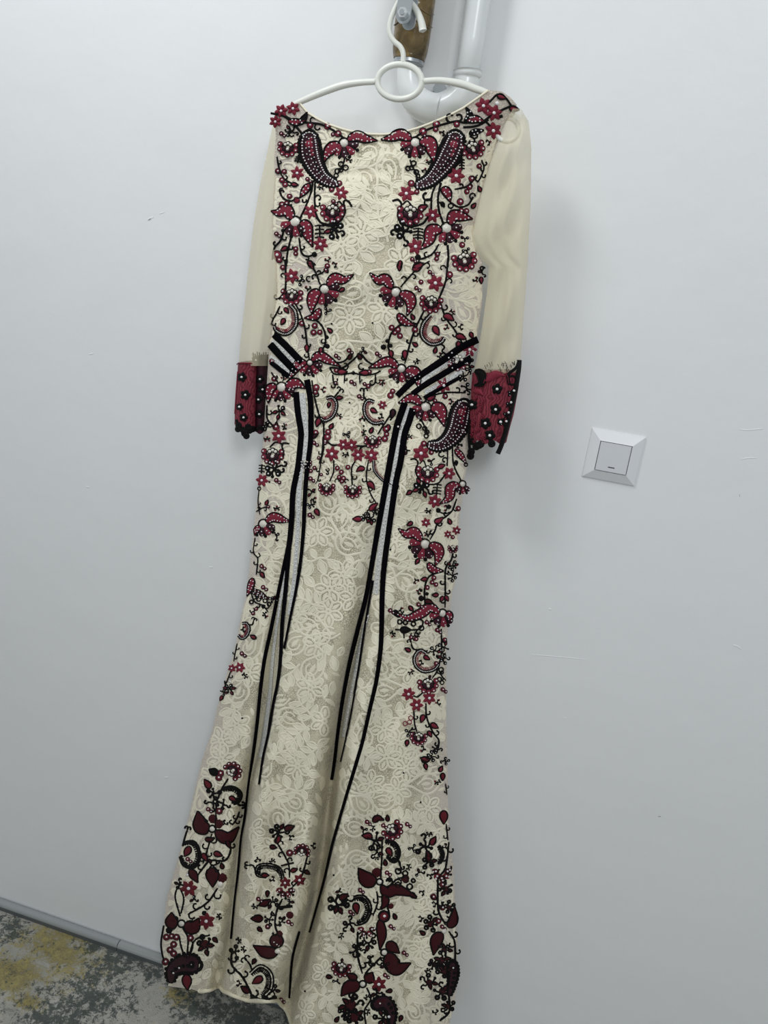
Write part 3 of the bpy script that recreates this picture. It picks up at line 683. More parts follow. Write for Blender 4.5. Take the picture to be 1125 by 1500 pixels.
# -- skirt, near side
Z(480, 860, 5.114)
PF(860,195,28, [([(835,190),(765,152),(700,195),(600,232),(500,190)], 76), ([(885,190),(912,215),(905,265)], 60)], (105, 100)); BUD(515,200,60,60,'black_cord'); done('embroidered_flower')
for q in ((540,260,16), (582,265,16), (642,275,16), (702,306,17)): RI(*q, 9)
S([(590,245),(650,242),(712,252),(690,310),(600,322),(505,318)], 9); BUD(585,320,0,80,'black_cord'); VN([(680,310),(650,360),(690,372)], 3, 20, 8); S([(570,330),(572,382)], 8); RG(625,375,18); RG(662,388,18); done('berry_vine')
VN([(850,310),(852,480),(822,620),(780,685)], 3, 22, 9, 2); done('curl_vine')
HOOK([(735,500),(690,480),(655,530),(668,590),(722,625),(790,612),(825,575)], 46, [(690,475),(640,460),(625,415)], (742,530,30,50)); done('hook_paisley')
LP(795,478,46,5); done('loop_sprig'); LP(870,450,44,5); done('edge_loops'); LP(868,535,44,5); done('edge_loops')
RI(850,618,16); VN([(830,610),(850,660),(885,700)], 2, 18, 8); RI(838,690,15); RI(856,714,14); done('loop_sprig')
FAN(750,722,85,86); done('fan_flower'); S([(712,788),(672,822),(640,812)], 9)
for q in ((605,800,52), (665,882,52), (760,830,52)): FL(*q); done('star_flower')
VN([(645,925),(650,1020),(668,1085)], 2, 20, 9); VN([(735,870),(742,980),(790,1090),(832,1150),(820,1240)], 4, 24, 10); RI(580,1022,16, m='crimson'); RI(612,1012,16, m='crimson'); RI(622,980,16, m='crimson'); BUD(708,985,110,60); BUD(800,1040,30,64); BUD(765,1100,60,50); done('leaf_vine')
FAN(680,1120,98,72); done('fan_flower'); LP(610,1085,40,4); done('loop_sprig'); LP(805,1215,44,5); done('loop_sprig'); LP(778,1275,46,5); BUD(722,1288,200,60); done('bud_sprig'); LP(880,1300,34,4); done('edge_loops')
# -- skirt, far side
Z(300, 860, 5.625)
L([(388,45),(430,55),(470,80),(575,100)], 30, 'maroon'); LP(570,100,30,3)
for q in ((445,100,16), (498,112,16), (530,140,15), (385,122,15)): RI(*q, 8)
VN([(380,40),(412,120),(480,152),(522,205)], 3, 22, 9); CUL(400,170,120,28,1); RG(400,215,18); RG(425,180,16); DT(485,160,20,'black_cord'); done('berry_vine')
HOOK([(310,305),(345,305),(362,345),(345,395),(308,418),(280,390)], 40, [(350,305),(390,310),(405,275)]); done('hook_paisley')
VN([(268,465),(252,540),(240,612)], 3, 16, 7); FL(290,662,46); done('star_flower'); FL(225,668,36); done('star_flower')
VN([(215,690),(182,780),(148,860)], 3, 18, 7); BD(212,776,9); LP(205,835,50,6); LP(158,865,36,4); BUD(138,915,120,44); done('edge_sprig')
# -- hem, far corner
Z(220, 1090, 3.75)
FAN(450,150,-40,58); done('fan_flower'); RG(388,160,20); RG(378,184,20); L([(372,160),(345,150),(325,138)], 40, 'black_cord', False); BUD(315,217,235,56); done('bud_sprig')
S([(430,188),(392,250),(365,330),(360,440),(342,470)], 7); LP(345,270,42,5); LP(345,325,36,4); LP(400,325,34,4); RG(380,368,20); done('curl_vine')
HOOK([(398,252),(450,242),(492,272),(480,312),(448,322)], 30, [(470,318),(490,335),(500,335)], (455,300,30,40), False); done('hook_paisley')
PF(342,465,17, [([(325,455),(282,450),(262,368)], 88), ([(362,480),(425,515),(487,455)], 66)], None, 'maroon', False); DT(345,410,26,'maroon'); DT(378,438,26,'maroon'); done('hem_flower')
VN([(490,370),(475,410),(450,445)], 4, 18, 7); done('edge_vine')
VN([(340,492),(312,590),(290,655)], 4, 22, 7); L([(305,520),(330,525),(355,515)], 26, 'maroon', False); done('curl_vine')
HOOK([(185,548),(240,545),(267,610),(240,670),(190,660),(170,610)], 30, [(180,560),(190,520),(205,470)], (205,590,120,60), False); done('hook_paisley')
VN([(402,520),(442,570),(412,638),(330,640),(282,692),(262,720)], 4, 20, 8); BUD(375,605,20,48); BUD(302,622,60,48); BUD(430,550,70,40,'maroon'); LP(345,665,38,4); done('berry_vine')
L([(340,680),(342,715),(345,785)], 72, 'maroon', False); DT(395,735,28,'maroon'); DT(385,770,17,'pearl',.005); L([(220,690),(240,720),(262,760)], 44, 'maroon', False); done('hem_leaf')
VN([(372,790),(312,872),(208,935)], 5, 24, 8); DT(298,928,15,'black_cord'); done('curl_vine'); FL(213,792,48); BD(207,718,7); done('star_flower')
S([(172,755),(138,830),(165,945)], 7); S([(165,790),(185,850),(170,930)], 7); LP(158,770,30,4); done('stem')
PF(173,986,18, [([(150,985),(120,975),(118,925)], 76), ([(192,990),(238,1005),(270,955)], 76)], None, 'maroon', False); done('hem_flower')
FL(310,972,48); done('star_flower')
S([(180,1010),(208,1070),(200,1185)], 7); S([(330,1048),(245,1078),(212,1180)], 7); S([(160,1055),(170,1110),(190,1170)], 7); S([(222,1060),(235,1110),(215,1170)], 6); done('stem')
for q in ((90,1060,20), (118,1055,18), (145,1060,20), (130,1100,20), (110,1130,20), (130,1150,20), (85,1195,22), (222,1065,20)): RG(*q)
done('berries'); LP(300,1105,54,6); DT(300,1100,28,'maroon'); done('loop_cluster'); S([(75,995),(60,1090),(68,1160),(85,1205)], 7); DT(105,1022,20,'black_cord'); done('edge_vine')
PAIS([(265,1215),(190,1205),(125,1240),(115,1310)], 100, False, 'black_cord'); BD(162,1227,6); BD(130,1255,6); done('hem_paisley'); BUD(203,1308,85,84); done('hem_bud')
# -- hem, middle panel
Z(320, 1180, 4.6875)
VN([(490,495),(482,400),(430,300),(392,240)], 4, 22, 9); LP(410,185,62,7); BUD(490,152,-20,70,'maroon'); BUD(378,285,10,48,'maroon'); BUD(412,235,110,54); done('bud_sprig')
FAN(572,318,-80,62); RG(490,325,26); done('fan_flower'); VN([(612,340),(580,460),(552,510),(500,570)], 4, 20, 9); BUD(522,442,-20,46); S([(432,412),(520,392)], 9); done('curl_vine')
HOOK([(330,482),(272,470),(278,420),(350,412),(418,440),(440,505)], 40, [(262,470),(240,412),(205,410)], (322,478,0,50), False); done('hook_paisley')
FL(460,530,42); done('star_flower'); FL(556,510,44); done('star_flower'); CLU(462,570,90,66,4,150,'maroon'); DT(445,632,9,'pearl',.004); done('hem_flower')
VN([(440,640),(402,720),(390,820),(420,905)], 4, 24, 10); LP(375,660,46,5); L([(345,660),(310,672),(275,685)], 46, 'maroon', False); S([(402,702),(510,690)], 14); LP(350,780,44,5); BUD(262,775,180,80,'maroon'); LP(440,792,36,4); DT(490,752,26,'maroon'); RG(340,830,20); done('leaf_vine')
DT(420,880,24,'maroon'); DT(400,930,46,'maroon'); RI(400,930,46); L([(405,1010),(325,1005),(238,960)], 84, 'maroon', False); DT(406,1000,18,'pearl',.005); done('hem_leaf')
LP(112,1008,50,5); VN([(92,1000),(92,1092),(160,1170),(212,1262),(240,1335)], 5, 30, 11); BUD(182,1260,215,70,'maroon'); done('curl_vine')
HOOK([(225,1160),(290,1112),(352,1160),(352,1250),(300,1312)], 56, [(232,1132),(215,1090),(195,1065)], (268,1200,150,80), False); LP(372,1275,46,5); done('hook_paisley'); DT(320,1325,26,'black_cord'); DT(275,1335,12,'pearl',.004); DT(240,1330,26,'black_cord'); S([(220,1300),(300,1335),(400,1320)], 16); done('hem_edge')
# -- hem, near panel
Z(460, 1100, 3.75)
L([(325,388),(350,368),(385,380)], 34, 'maroon', False); FAN(428,430,50,66); done('fan_flower'); BUD(290,466,185,56); LP(340,490,50,5); LP(345,545,40,5); done('bud_sprig')
HOOK([(390,500),(440,510),(462,560),(440,602),(400,572)], 32, [(440,600),(465,605),(475,635)], (415,555,60,50), False); done('hook_paisley')
S([(375,470),(372,600),(365,712)], 7); done('stem')
PF(361,718,15, [([(342,712),(290,705),(243,643)], 84), ([(372,740),(400,775),(455,762),(565,800)], 62)], None, 'maroon', False); DT(345,668,28,'maroon'); BUD(545,795,40,44,'maroon'); done('hem_flower')
VN([(410,745),(460,702),(520,692)], 4, 24, 8); DT(415,706,15,'black_cord')
for q in ((462,660,15), (500,672,14), (525,745,15), (460,735,14), (545,712,10)): RI(*q)
DT(500,700,24,'maroon'); done('berry_vine')
VN([(345,770),(350,830),(325,905)], 4, 20, 7); L([(385,790),(392,830),(370,870)], 40, 'maroon', False); done('curl_vine')
HOOK([(215,812),(270,808),(302,860),(280,925),(232,945)], 40, [(220,812),(205,825),(190,820)], (232,865,80,60), False); done('hook_paisley'); LP(130,845,58,7); L([(140,812),(165,800),(185,785)], 36, 'maroon', False); done('loop_cluster'); LP(192,950,44,5); done('loop_cluster')
RG(385,908,28); RI(385,908,30); S([(402,850),(412,905),(380,945)], 8); DT(422,852,16,'maroon'); L([(362,930),(372,1010),(362,1092)], 52, 'maroon', False); done('hem_leaf')
CLU(290,975,90,50,4,170,'maroon'); done('hem_flower'); VN([(240,990),(240,1120),(266,1222)], 3, 22, 9); LP(300,1055,48,6); LP(232,1090,42,5); done('curl_vine')
PF(386,1106,17, [([(402,1112),(450,1192),(532,1165)], 88), ([(395,1075),(425,1075),(468,1110)], 60)], None, 'maroon', False); done('hem_flower')
VN([(370,1130),(322,1180),(280,1222)], 3, 22, 8); LP(308,1150,34,4); LP(392,1180,34,4); done('curl_vine'); FAN(150,1188,100,60); done('fan_flower')
PF(268,1280,17, [([(250,1282),(190,1300),(148,1345)], 76), ([(285,1262),(305,1245),(322,1215)], 60), ([(235,1250),(200,1235),(180,1215)], 40)], None, 'maroon', False); done('hem_flower'); FL(356,1280,44); done('star_flower')
S([(290,1300),(312,1362),(278,1425),(285,1500)], 7); LP(345,1325,40,5); done('stem'); PAIS([(330,1400),(385,1378),(425,1430),(425,1510)], 66, False, 'maroon'); done('hem_paisley')
LP(200,1395,62,7); DT(200,1395,34,'maroon'); done('loop_cluster'); LP(225,1462,54,6); DT(225,1460,32,'maroon'); done('loop_cluster'); LP(380,1465,50,6); BD(410,1458,8); done('loop_cluster'); LP(165,1440,40,5); done('loop_cluster')
LP(610,525,54,6); LP(632,608,46,5); BUD(655,492,-60,52,'crimson'); BUD(630,585,90,54,'maroon'); done('bud_sprig'); HOOK([(680,520),(705,570),(682,622)], 26, None, None, False); done('hook_paisley')
VN([(740,500),(722,640),(682,692)], 4, 22, 8); done('edge_vine'); CLU(700,665,90,52,5,200,'maroon'); done('hem_flower'); VN([(680,700),(682,870),(722,955)], 5, 22, 9, 4); done('berry_vine')
L([(735,965),(765,930),(772,855)], 52, 'maroon', False); DT(715,990,15,'pearl',.005); L([(702,1002),(672,1040),(655,1120)], 66, 'maroon', False); done('hem_leaf'); VN([(740,990),(772,1050),(775,1180)], 4, 22, 8); done('edge_vine')
for q in ((700,1150,50), (712,1210,46), (640,950,48), (632,1272,46), (705,1320,50), (715,1090,40), (740,860,36), (725,760,44), (660,1170,34), (735,1400,40)): LP(*q, 6); DT(q[0], q[1], q[2]*.42, 'maroon'); done('loop_cluster')
PAIS([(762,1160),(762,1250),(740,1345)], 52, False, 'black_cord'); done('hem_paisley'); S([(740,1335),(742,1430),(690,1482)], 9); done('stem')
BUD(712,365,90,72,'crimson'); done('tulip_bud'); BUD(706,142,90,40,'crimson'); done('tulip_bud'); L([(590,45),(615,48),(640,42)], 34, 'maroon', False); done('hem_leaf')
VN([(722,180),(730,240)], 2, 10, 5); VN([(725,400),(735,490)], 2, 14, 6); done('edge_vine')
# small filler sprigs between the motifs
Z(0, 0, 4.5); occ = np.vstack(OCC); occ = occ[np.argsort(occ[:, 1])]; frng = random.Random(11); put = []
for _ in range(60000):
    if len(put) > 170: break
    x, y = frng.uniform(240, 762), frng.uniform(160, 1500)
    if x < bL(y)+5 or x > bR(y)-5 or y < neck(x)+9 or y > hem(x)-8: continue
    if 1035 < y < 1110 and x < 560: continue
    q_, v_1 = BODY.vs(np.array(x), np.array(y))
    if abs(q_) < .30 and y < 500: continue
    if 700 < y < 1195 and abs(q_) < .42: continue
    if abs(x-foldL(y)) < 13 or abs(x-foldR(y)) < 13: continue
    i0, i1 = np.searchsorted(occ[:, 1], (y-22, y+22))
    if i1-i0 < 26: continue
    d = np.sqrt(((occ[i0:i1]-(x, y))**2).sum(1)); dm = d.min()
    if dm < 5.5 or dm > 9.5 or (d < 22).sum() < 26: continue
    if any((x-a_)**2+(y-b_)**2 < 12**2 for a_, b_ in put): continue
    put.append((x, y)); X, Y = x*4.5, y*4.5; k = frng.random(); a_ = frng.uniform(0, 360)
    if k < .40:
        w_ = math.radians(a_); ux, uy = math.cos(w_), math.sin(w_); hb_ = frng.choice((-1, 1))*9
        S([(X-ux*22, Y-uy*22), (X-uy*hb_, Y+ux*hb_), (X+ux*22, Y+uy*22)], 6)
        for tt, sg in ((-12, 1), (2, -1), (14, 1)):
            DT(X+ux*tt-uy*(hb_*.7+sg*12), Y+uy*tt+ux*(hb_*.7+sg*12), 7, 'black_cord' if y > 1150 or frng.random() < .6 else 'crimson')
            S([(X+ux*(tt-5)-uy*hb_*.7, Y+uy*(tt-5)+ux*hb_*.7), (X+ux*tt-uy*(hb_*.7+sg*12), Y+uy*tt+ux*(hb_*.7+sg*12))], 4.5)
    elif k < .62: RG(X, Y, 15); RG(X+20, Y+15, 12)
    elif k < .88: BUD(X, Y, a_, 40, 'crimson' if y < 1150 else 'maroon')
    else: LP(X, Y, 28, 3)
    done('filler_sprig')
# stray rhinestones on the lace

Z(0, 0, 1)
for x, y in ((512,590),(533,624),(486,474),(546,473),(395,706),(440,766),(572,805),(556,844),(355,1052),(591,1132),(616,1175),(489,1282),(572,1395),(447,1452)): DT(x, y, 1.6, 'black_cord')
done('loose_beads')

# ------------------------------------------------------------------ corded lace relief over the whole body
rng = random.Random(5)
def xf(P, x, y, a, s, mir):
    c, q = math.cos(a), math.sin(a)
    return [(x+s*(c*u*mir-q*v), y+s*(q*u*mir+c*v)) for u, v in P]
def infold(C):
    k = C[:, 1] > 880
    return bool((k & ((np.abs(C[:, 0]-foldL(C[:, 1])) < 9) | (np.abs(C[:, 0]-foldR(C[:, 1])) < 10))).any())
def clipin(C):
    C = C.copy(); C[:, 0] = np.clip(C[:, 0], bL(C[:, 1])+4, bR(C[:, 1])-4); C[:, 1] = np.maximum(C[:, 1], neck(C[:, 0])+4); return C
def lace_stroke(P, w, closed=False):
    C = clipin(crom(np.array(P), 3.4, closed))
    if infold(C): return
    strip(C, np.full(len(C), w), (-.5, 0, .5), (0, .0009, 0), 'lace_cord', closed, base=.0003)
def lace_fill(P, w):
    C = clipin(crom(np.array(P), 3.4))
    if infold(C): return
    t = np.linspace(0, 1, len(C))
    strip(C, w*np.sin(np.pi*np.clip(t, .03, .97))**.8, (-.5, 0, .5), (0, .0003, 0), 'lace_cord', False, base=.0001)
def lace_motif(x, y, k, s):
    a = rng.uniform(0, 6.28); mir = rng.choice((-1, 1)); T = lambda P: xf(P, x, y, a, s, mir)
    w = 4.3*s**.5
    if k == 0: # long paisley
        lace_stroke(T([(-30,40),(-26,10),(-20,-14),(0,-30),(20,-24),(26,-4),(18,14),(0,22),(-18,28),(-30,40)]), w)
        lace_stroke(T([(-12,16),(-10,-6),(2,-18),(14,-12),(14,2),(4,10)]), w*.8); lace_fill(T([(-6,8),(2,-4),(8,-10)]), 9*s)
        for j in range(6): lace_fill(T([(-24+j*11,-10-14*math.sin(j*.62)),(-28+j*12.5,-20-16*math.sin(j*.62)),(-31+j*13.5,-27-17*math.sin(j*.62))]), 8*s)
    elif k == 1: # open flower
        for j in range(6):
            b = j*math.pi/3; c, q = math.cos(b), math.sin(b)
            R = lambda u, v: (u*c-v*q, u*q+v*c)
            lace_stroke(T([R(5,0), R(14,-9), R(29,-6), R(33,2), R(24,9), R(12,8)]), w*.8, True)
            lace_fill(T([R(10,0), R(20,0), R(29,0)]), 8*s)
        lace_stroke(T([(5,0),(0,5),(-5,0),(0,-5)]), w, True)
    elif k == 2: # leaf spray
        lace_stroke(T([(0,36),(2,10),(-3,-14),(4,-36)]), w)
        for v in (24, 6, -12):
            for sg in (-1, 1):
                lace_fill(T([(0,v),(sg*12,v-10),(sg*26,v-15)]), 11*s); lace_stroke(T([(0,v),(sg*9,v-14),(sg*26,v-17),(sg*19,v-4),(0,v)]), w*.65)
    else: # trio of broad leaves on a scroll
        lace_stroke(T([(-34,20),(-14,10),(6,14),(24,6),(36,-8)]), w)
        for (u, v, du, dv) in ((-14,10,-14,-30), (4,12,6,-34), (20,8,22,-24), (-2,13,-8,22), (16,10,14,20)):
            lace_fill(T([(u,v),(u+du*.5,v+dv*.5),(u+du,v+dv)]), 13*s)
            n_ = (-dv*.28, du*.28); lace_stroke(T([(u,v),(u+du*.5+n_[0],v+dv*.5+n_[1]),(u+du,v+dv),(u+du*.5-n_[0],v+dv*.5-n_[1]),(u,v)]), w*.6)
pts = []; tries = 0
while tries < 9000:
    tries += 1; y = rng.uniform(205, 1500); s = float(np.interp(y, [200, 700, 1500], [.80, .72, .56]))
    x = rng.uniform(float(bL(y))+18*s, float(bR(y))-16*s)
    if y < neck(x)+30*s or y > hem(x)-28*s: continue
    if any((x-a)**2+(y-b)**2 < (40*s)**2 for a, b in pts): continue
    pts.append((x, y)); lace_motif(x, y, rng.randrange(4), s)
b = BAG.d.pop('lace_cord'); o = link('lace_relief', b[0], b[1], 'lace_cord', DRESS); o['kind'] = 'stuff'

# ------------------------------------------------------------------ cuffs
def cuff(l, r, e, b, y0, y1, nm, wob, mname='cuff_crimson'):
    sh = Flat(l, r, e, b); n1, n2 = 26, 30
    A, px, py = sheet_mesh(sh, l, r, y0, y1, n1, n2, wmap=lambda X, Y: (X, Y+wob(X)*(Y-y0)/(y1-y0)))
    B = A.copy(); k = np.sqrt(np.clip(1-np.linspace(-1, 1, n1)**2, 0, 1))[None, :]; B[..., 1] = B[..., 1]*(1-k)+k*(-e+.018)
    o = link(nm, np.vstack([A.reshape(-1, 3), B.reshape(-1, 3)]), grid_faces(n2, n1)+grid_faces(n2, n1, n1*n2), mname, DRESS)
    return sh, o
# near cuff
cl = IP([(693,530),(690,570),(688,620),(690,655)]); cr = IP([(762,530),(760,565),(752,610),(741,650),(739,660)])
sh, co = cuff(cl, cr, .071, .034, 546, 648, 'embroidered_cuff', lambda X: 3*np.sin(X*.25))
SURF = sh; Z(540, 380, 4.6875)
for x, y, r in ((882,890,40), (712,998,40), (872,1030,42), (802,1125,44), (905,1115,26), (832,1208,42)):
    for k in range(5):
        a = k*1.257+x; DT(x+math.cos(a)*r*.55, y+math.sin(a)*r*.55, r*.42, 'black_cord', lift=.0016)
    DT(x, y, r*.3, 'black_cord'); DT(x, y, 10, 'bead', lift=.0025, base=.002); done('cuff_flower', co)
L([(735,765),(775,790),(775,850),(728,865)], 56, 'black_cord', False); done('cuff_scroll', co)
L([(722,905),(760,910),(790,935)], 40, 'crimson', False, False); L([(800,835),(870,790),(945,800)], 60, 'crimson', False, False); S([(790,850),(815,800),(880,775),(945,790),(960,850)], 6, 'crimson'); done('cuff_scallop', co)
S([(1035,690),(1030,760),(1010,880),(985,1000),(960,1100),(935,1200),(905,1290),(885,1335)], 22); S([(965,860),(960,790),(1010,745),(1030,700)], 14); RI(985,830,30,10)
for y in (900, 980, 1050, 1110): BD(1000-(y-880)*.25, y, 8); LP(985-(y-880)*.25, y+20, 26, 4)
done('cuff_edging', co)
for x, y in ((715,1250),(740,1285),(760,1275),(705,1320),(700,1350),(770,1268),(845,1265)): RI(x, y, 17, 13); DT(x, y, 14, 'black_cord')
S([(690,1100),(690,1240),(700,1350)], 14); S([(915,1255),(905,1290),(885,1335)], 14); done('cuff_fringe', co)
tr = random.Random(9)
for k in range(26):
    x, y = tr.uniform(790, 1020), tr.uniform(722, 775); S([(x, y), (x+tr.uniform(-9, 9), y-tr.uniform(5, 16)), (x+tr.uniform(-12, 12), y-tr.uniform(14, 34))], 1.6)
done('cuff_thread', co)
rngc = random.Random(3)
for k in range(26):
    x, y = rngc.uniform(705, 800), rngc.uniform(930, 1240); a = rngc.uniform(0, 360)
    S([(x, y), (x+10, y+9), (x+3, y+20), (x-8, y+12)], 5, 'crimson')
done('cuff_stitching', co)
# far cuff: dark inner half and folded-back crimson half
cl2 = I([515,530,640], [371,371,370]); cr2 = I([515,560,640], [391,390,387])
sh, co2 = cuff(cl2, cr2, .050, .02, 522, 634, 'dark_cuff', lambda X: 2*np.sin(X*.4), 'plum')
SURF = sh; Z(340, 380, 4.6875)
for x, y in ((165,690),(190,820),(180,960),(205,890),(185,1060)): 
    for k in range(5): DT(x+math.cos(k*1.257)*18, y+math.sin(k*1.257)*18, 14, 'black_cord', lift=.0015)
    BD(x+2, y+2, 7)
for k in range(7): S([(150+k*13, 680), (146+k*14, 640+8*math.sin(k*2))], 6)
for x, y in ((170,1165),(190,1150),(205,1160)): DT(x, y, 16, 'black_cord')
done('cuff_flower', co2)
cl3 = I([525,560,600,640], [349,347,344,343]); cr3 = I([525,540,640], [373,376,374])
sh, co3 = cuff(cl3, cr3, .062, .022, 531, 622, 'folded_cuff', lambda X: 4*sm(X, 345, 352))
SURF = sh
for x, y, r in ((68,808,34), (92,930,36), (52,1012,26), (80,1085,30)):
    for k in range(5): DT(x+math.cos(k*1.257)*r*.6, y+math.sin(k*1.257)*r*.6, r*.42, 'black_cord', lift=.0016)
    DT(x, y, r*.3, 'black_cord'); DT(x, y, 8, 'bead', lift=.0025, base=.002); done('cuff_flower', co3)
S([(35,725),(45,712),(140,715),(160,740)], 8, 'crimson'); S([(40,770),(30,900),(20,1060)], 5, 'crimson'); done('cuff_scallop', co3)
for x, y in ((45,1140),(42,1165),(75,1170),(85,1195),(98,1212),(120,1175),(110,1150),(140,1165)): RI(x, y, 14, 12); DT(x, y, 13, 'black_cord')
S([(30,1100),(45,1150),(90,1180),(150,1150)], 14); done('cuff_fringe', co3)
SURF = BODY; Z(0, 0, 1)

# ------------------------------------------------------------------ clothes hanger
HD = .099
def px3(P, h): P = np.array(P, float); return at(P[:, 0], P[:, 1], np.broadcast_to(h, (len(P),)))
hb = at(585, 149, HD)
HANG = empty('clothes_hanger', tuple(hb), 'white plastic clothes hanger with a round ring below its hook', 'hanger')
k = .00108
V, Fc = tube(px3([(619.5,45),(618,36),(615,26),(610,15),(603,5),(594,-3),(585,2),(577,17),(571.5,33),(571,48),(577,60),(586,68),(590.5,78),(590.5,93)], HD), [.0056,.0052,.0048,.0044]+[.0037]*10, 12, step=.003); link('hook', V, Fc, 'white_plastic', HANG)
a = np.linspace(0, 2*math.pi, 28, endpoint=False)
V, Fc = tube(px3([(585.6+32.5*math.cos(t), 119.7+25.5*math.sin(t)) for t in a], HD), .0044, 12, True, step=.004); link('ring', V, Fc, 'white_plastic', HANG)
V, Fc = tube(px3([(619,119),(645,118),(676,123),(696,130),(714,137),(735,150),(752,168)], HD), [.0042,.0046,.0052,.005,.0046,.0042,.004], 12); link('arm', V, Fc, 'white_plastic', HANG)
V, Fc = tube(px3([(552,119.5),(526,121),(500,125.5),(468,137),(440,149),(430,154),(422,159)], HD), [.0042,.0046,.0052,.005,.0044,.004,.0038], 12); link('arm', V, Fc, 'white_plastic', HANG)
a = np.linspace(0, 2*math.pi, 16, endpoint=False)
V, Fc = tube(px3([(743+17*math.cos(t), 190+17*math.sin(t)) for t in a], HD-.004), .0034, 8, True); link('end_loop', V, Fc, 'white_plastic', HANG)

# ------------------------------------------------------------------ heating pipe with its bracket
PD = .0255
PIPE = empty('heating_pipe', tuple(at(630, 160, PD)), 'white painted heating pipe with a bend and a brown taped leg above the dress', 'pipe')
top = at(np.array([695.]), np.array([-60.]), PD)[0]
lowr = px3([(687,60),(684,112)], PD); upr = lowr[1].copy(); upr[2] = 2.6; 
V, Fc = tube([upr, upr*.5+lowr[1]*.5, lowr[1]], .0185, 24, step=.05); link('riser', V, Fc, 'pipe_paint', PIPE)
V, Fc = tube(px3([(685,104),(684.5,112)], PD), .0215, 24, step=.003); link('weld_collar', V, Fc, 'pipe_paint', PIPE)
V, Fc = tube(px3([(684,112),(680,132),(666,150),(645,160),(624,157),(607,143),(600,122),(599,90)], PD), [.0195,.021,.0225,.0228,.0225,.021,.019,.018], 24); link('bend', V, Fc, 'pipe_paint', PIPE)
V, Fc = tube(px3([(641,138),(638,182)], PD+.0), .0012, 8)
P0 = px3([(645,160)], PD)[0]
ring = []
for t in np.linspace(0, 2*math.pi, 20, endpoint=False): ring.append(P0+np.array([.003*math.sin(t), .0238*math.cos(t), .0238*math.sin(t)]))
V, Fc = tube(ring, .0009, 6, True); link('weld_seam', V, Fc, 'pipe_paint', PIPE)
b0 = at(599., 88., PD+.0045); b1 = b0.copy(); b1[2] = 2.6; bt = [b0+(b1-b0)*q for q in (0, .02, .06, .12, .3, 1)]
V, Fc = tube(bt, [.0235,.0265,.0275,.028,.0275,.028], 28, step=.02); tw = link('brown_tape', V, Fc, 'brown_tape', PIPE)
V, Fc = tube([b0+np.array([0, 0, -.006]), b0+np.array([0, 0, .004])], .0225, 28, step=.002); link('grey_collar', V, Fc, 'zinc_steel', PIPE)
# wall hook on the tape edges: wrinkles
for zz, rr in ((.045, .0285), (.062, .0283)):
    rg = [b0+np.array([rr*math.cos(t), rr*math.sin(t), zz+.003*math.sin(3*t)]) for t in np.linspace(0, 2*math.pi, 24, endpoint=False)]
    V, Fc = tube(rg, .0008, 6, True); link('tape_edge', V, Fc, 'brown_tape', PIPE)
# bracket: steel strap with bolt, nut and washer
q = at(591., 20., .112)
BR = empty('pipe_clamp', tuple(q), 'grey steel clamp plate with hex nut on the brown pipe, holding the hanger hook', 'clamp')
def rplate(c, w, zlo, zhi, y0, y1):
    prof = [(-w, zhi), (w, zhi)]+[(w*math.cos(t), zlo+w*math.sin(t)) for t in np.linspace(0, -math.pi, 13)]
    n = len(prof); V = [(c[0]+x, y0, c[2]+z) for x, z in prof]+[(c[0]+x, y1, c[2]+z) for x, z in prof]
    return V, [tuple(range(n)), tuple(range(2*n-1, n-1, -1))]+[(i, i+n, (i+1) % n+n, (i+1) % n) for i in range(n)]
V, Fc = rplate(q, .0105, -.002, .20, -.112, -.109); link('strap', V, Fc, 'zinc_steel', BR, smooth=False)
V, Fc = rplate(q+np.array([.004, 0, -.004]), .0095, -.002, .20, -.0945, -.0915); link('strap', V, Fc, 'zinc_steel', BR, smooth=False)
def disc(c, r, y0, y1, n):
    V = [(c[0]+r*math.cos(2*math.pi*k/n), y, c[2]+r*math.sin(2*math.pi*k/n)) for y in (y0, y1) for k in range(n)]
    return V, [tuple(range(n)), tuple(range(2*n-1, n-1, -1))]+[(k, k+n, (k+1) % n+n, (k+1) % n) for k in range(n)]
V, Fc = disc(q, .0082, -.1135, -.112, 24); link('washer', V, Fc, 'zinc_steel', BR, smooth=False)
mat('bright_steel', (.78, .79, .80), .25, metal=.7)
V, Fc = disc(q, .0070, -.1195, -.1135, 6); link('hex_nut', V, Fc, 'bright_steel', BR, smooth=False)
V, Fc = disc(q, .0036, -.1215, -.060, 16); link('bolt', V, Fc, 'zinc_steel', BR, smooth=False)
g = at(645., 131., .003)
V1_, F1_ = disc((g[0], 0, g[2]), .010, -.012, -.0005, 6); GB = tag(link('wall_plug', [(x-g[0], y, z-g[2]) for x, y, z in V1_], F1_, 'zinc_steel', smooth=False), 'small dark grey pipe anchor on the wall above the pipe bend', 'anchor')
GB.location = (g[0], 0, g[2])

# ------------------------------------------------------------------ light switch
s0 = at(852., 697.3, 0); s1 = at(946., 641.3, 0)
sx = (at(868., 626., 0)[0]+at(852., 697.3, 0)[0])/2; sx2 = (s1[0]+at(928.7, 711.3, 0)[0])/2; sz = (s0[2]+at(928.7, 711.3, 0)[2])/2; sz2 = (s1[2]+at(868., 626., 0)[2])/2
cx, cz, hw, hh = (sx+sx2)/2, (sz+sz2)/2, (sx2-sx)/2, (sz2-sz)/2
SW = empty('light_switch', (cx, 0, cz), 'white square light switch in a sloping frame, right of the dress', 'switch')
def rings(specs):
    V, Fc = [], []
    for (a, b, y) in specs: V += [(cx-a, y, cz-b), (cx+a, y, cz-b), (cx+a, y, cz+b), (cx-a, y, cz+b)]
    for i in range(len(specs)-1):
        for k in range(4): l = (k+1) % 4; Fc.append((i*4+k, i*4+l, i*4+4+l, i*4+4+k))
    return V, Fc
iw, ih = hw*.605, hh*.605
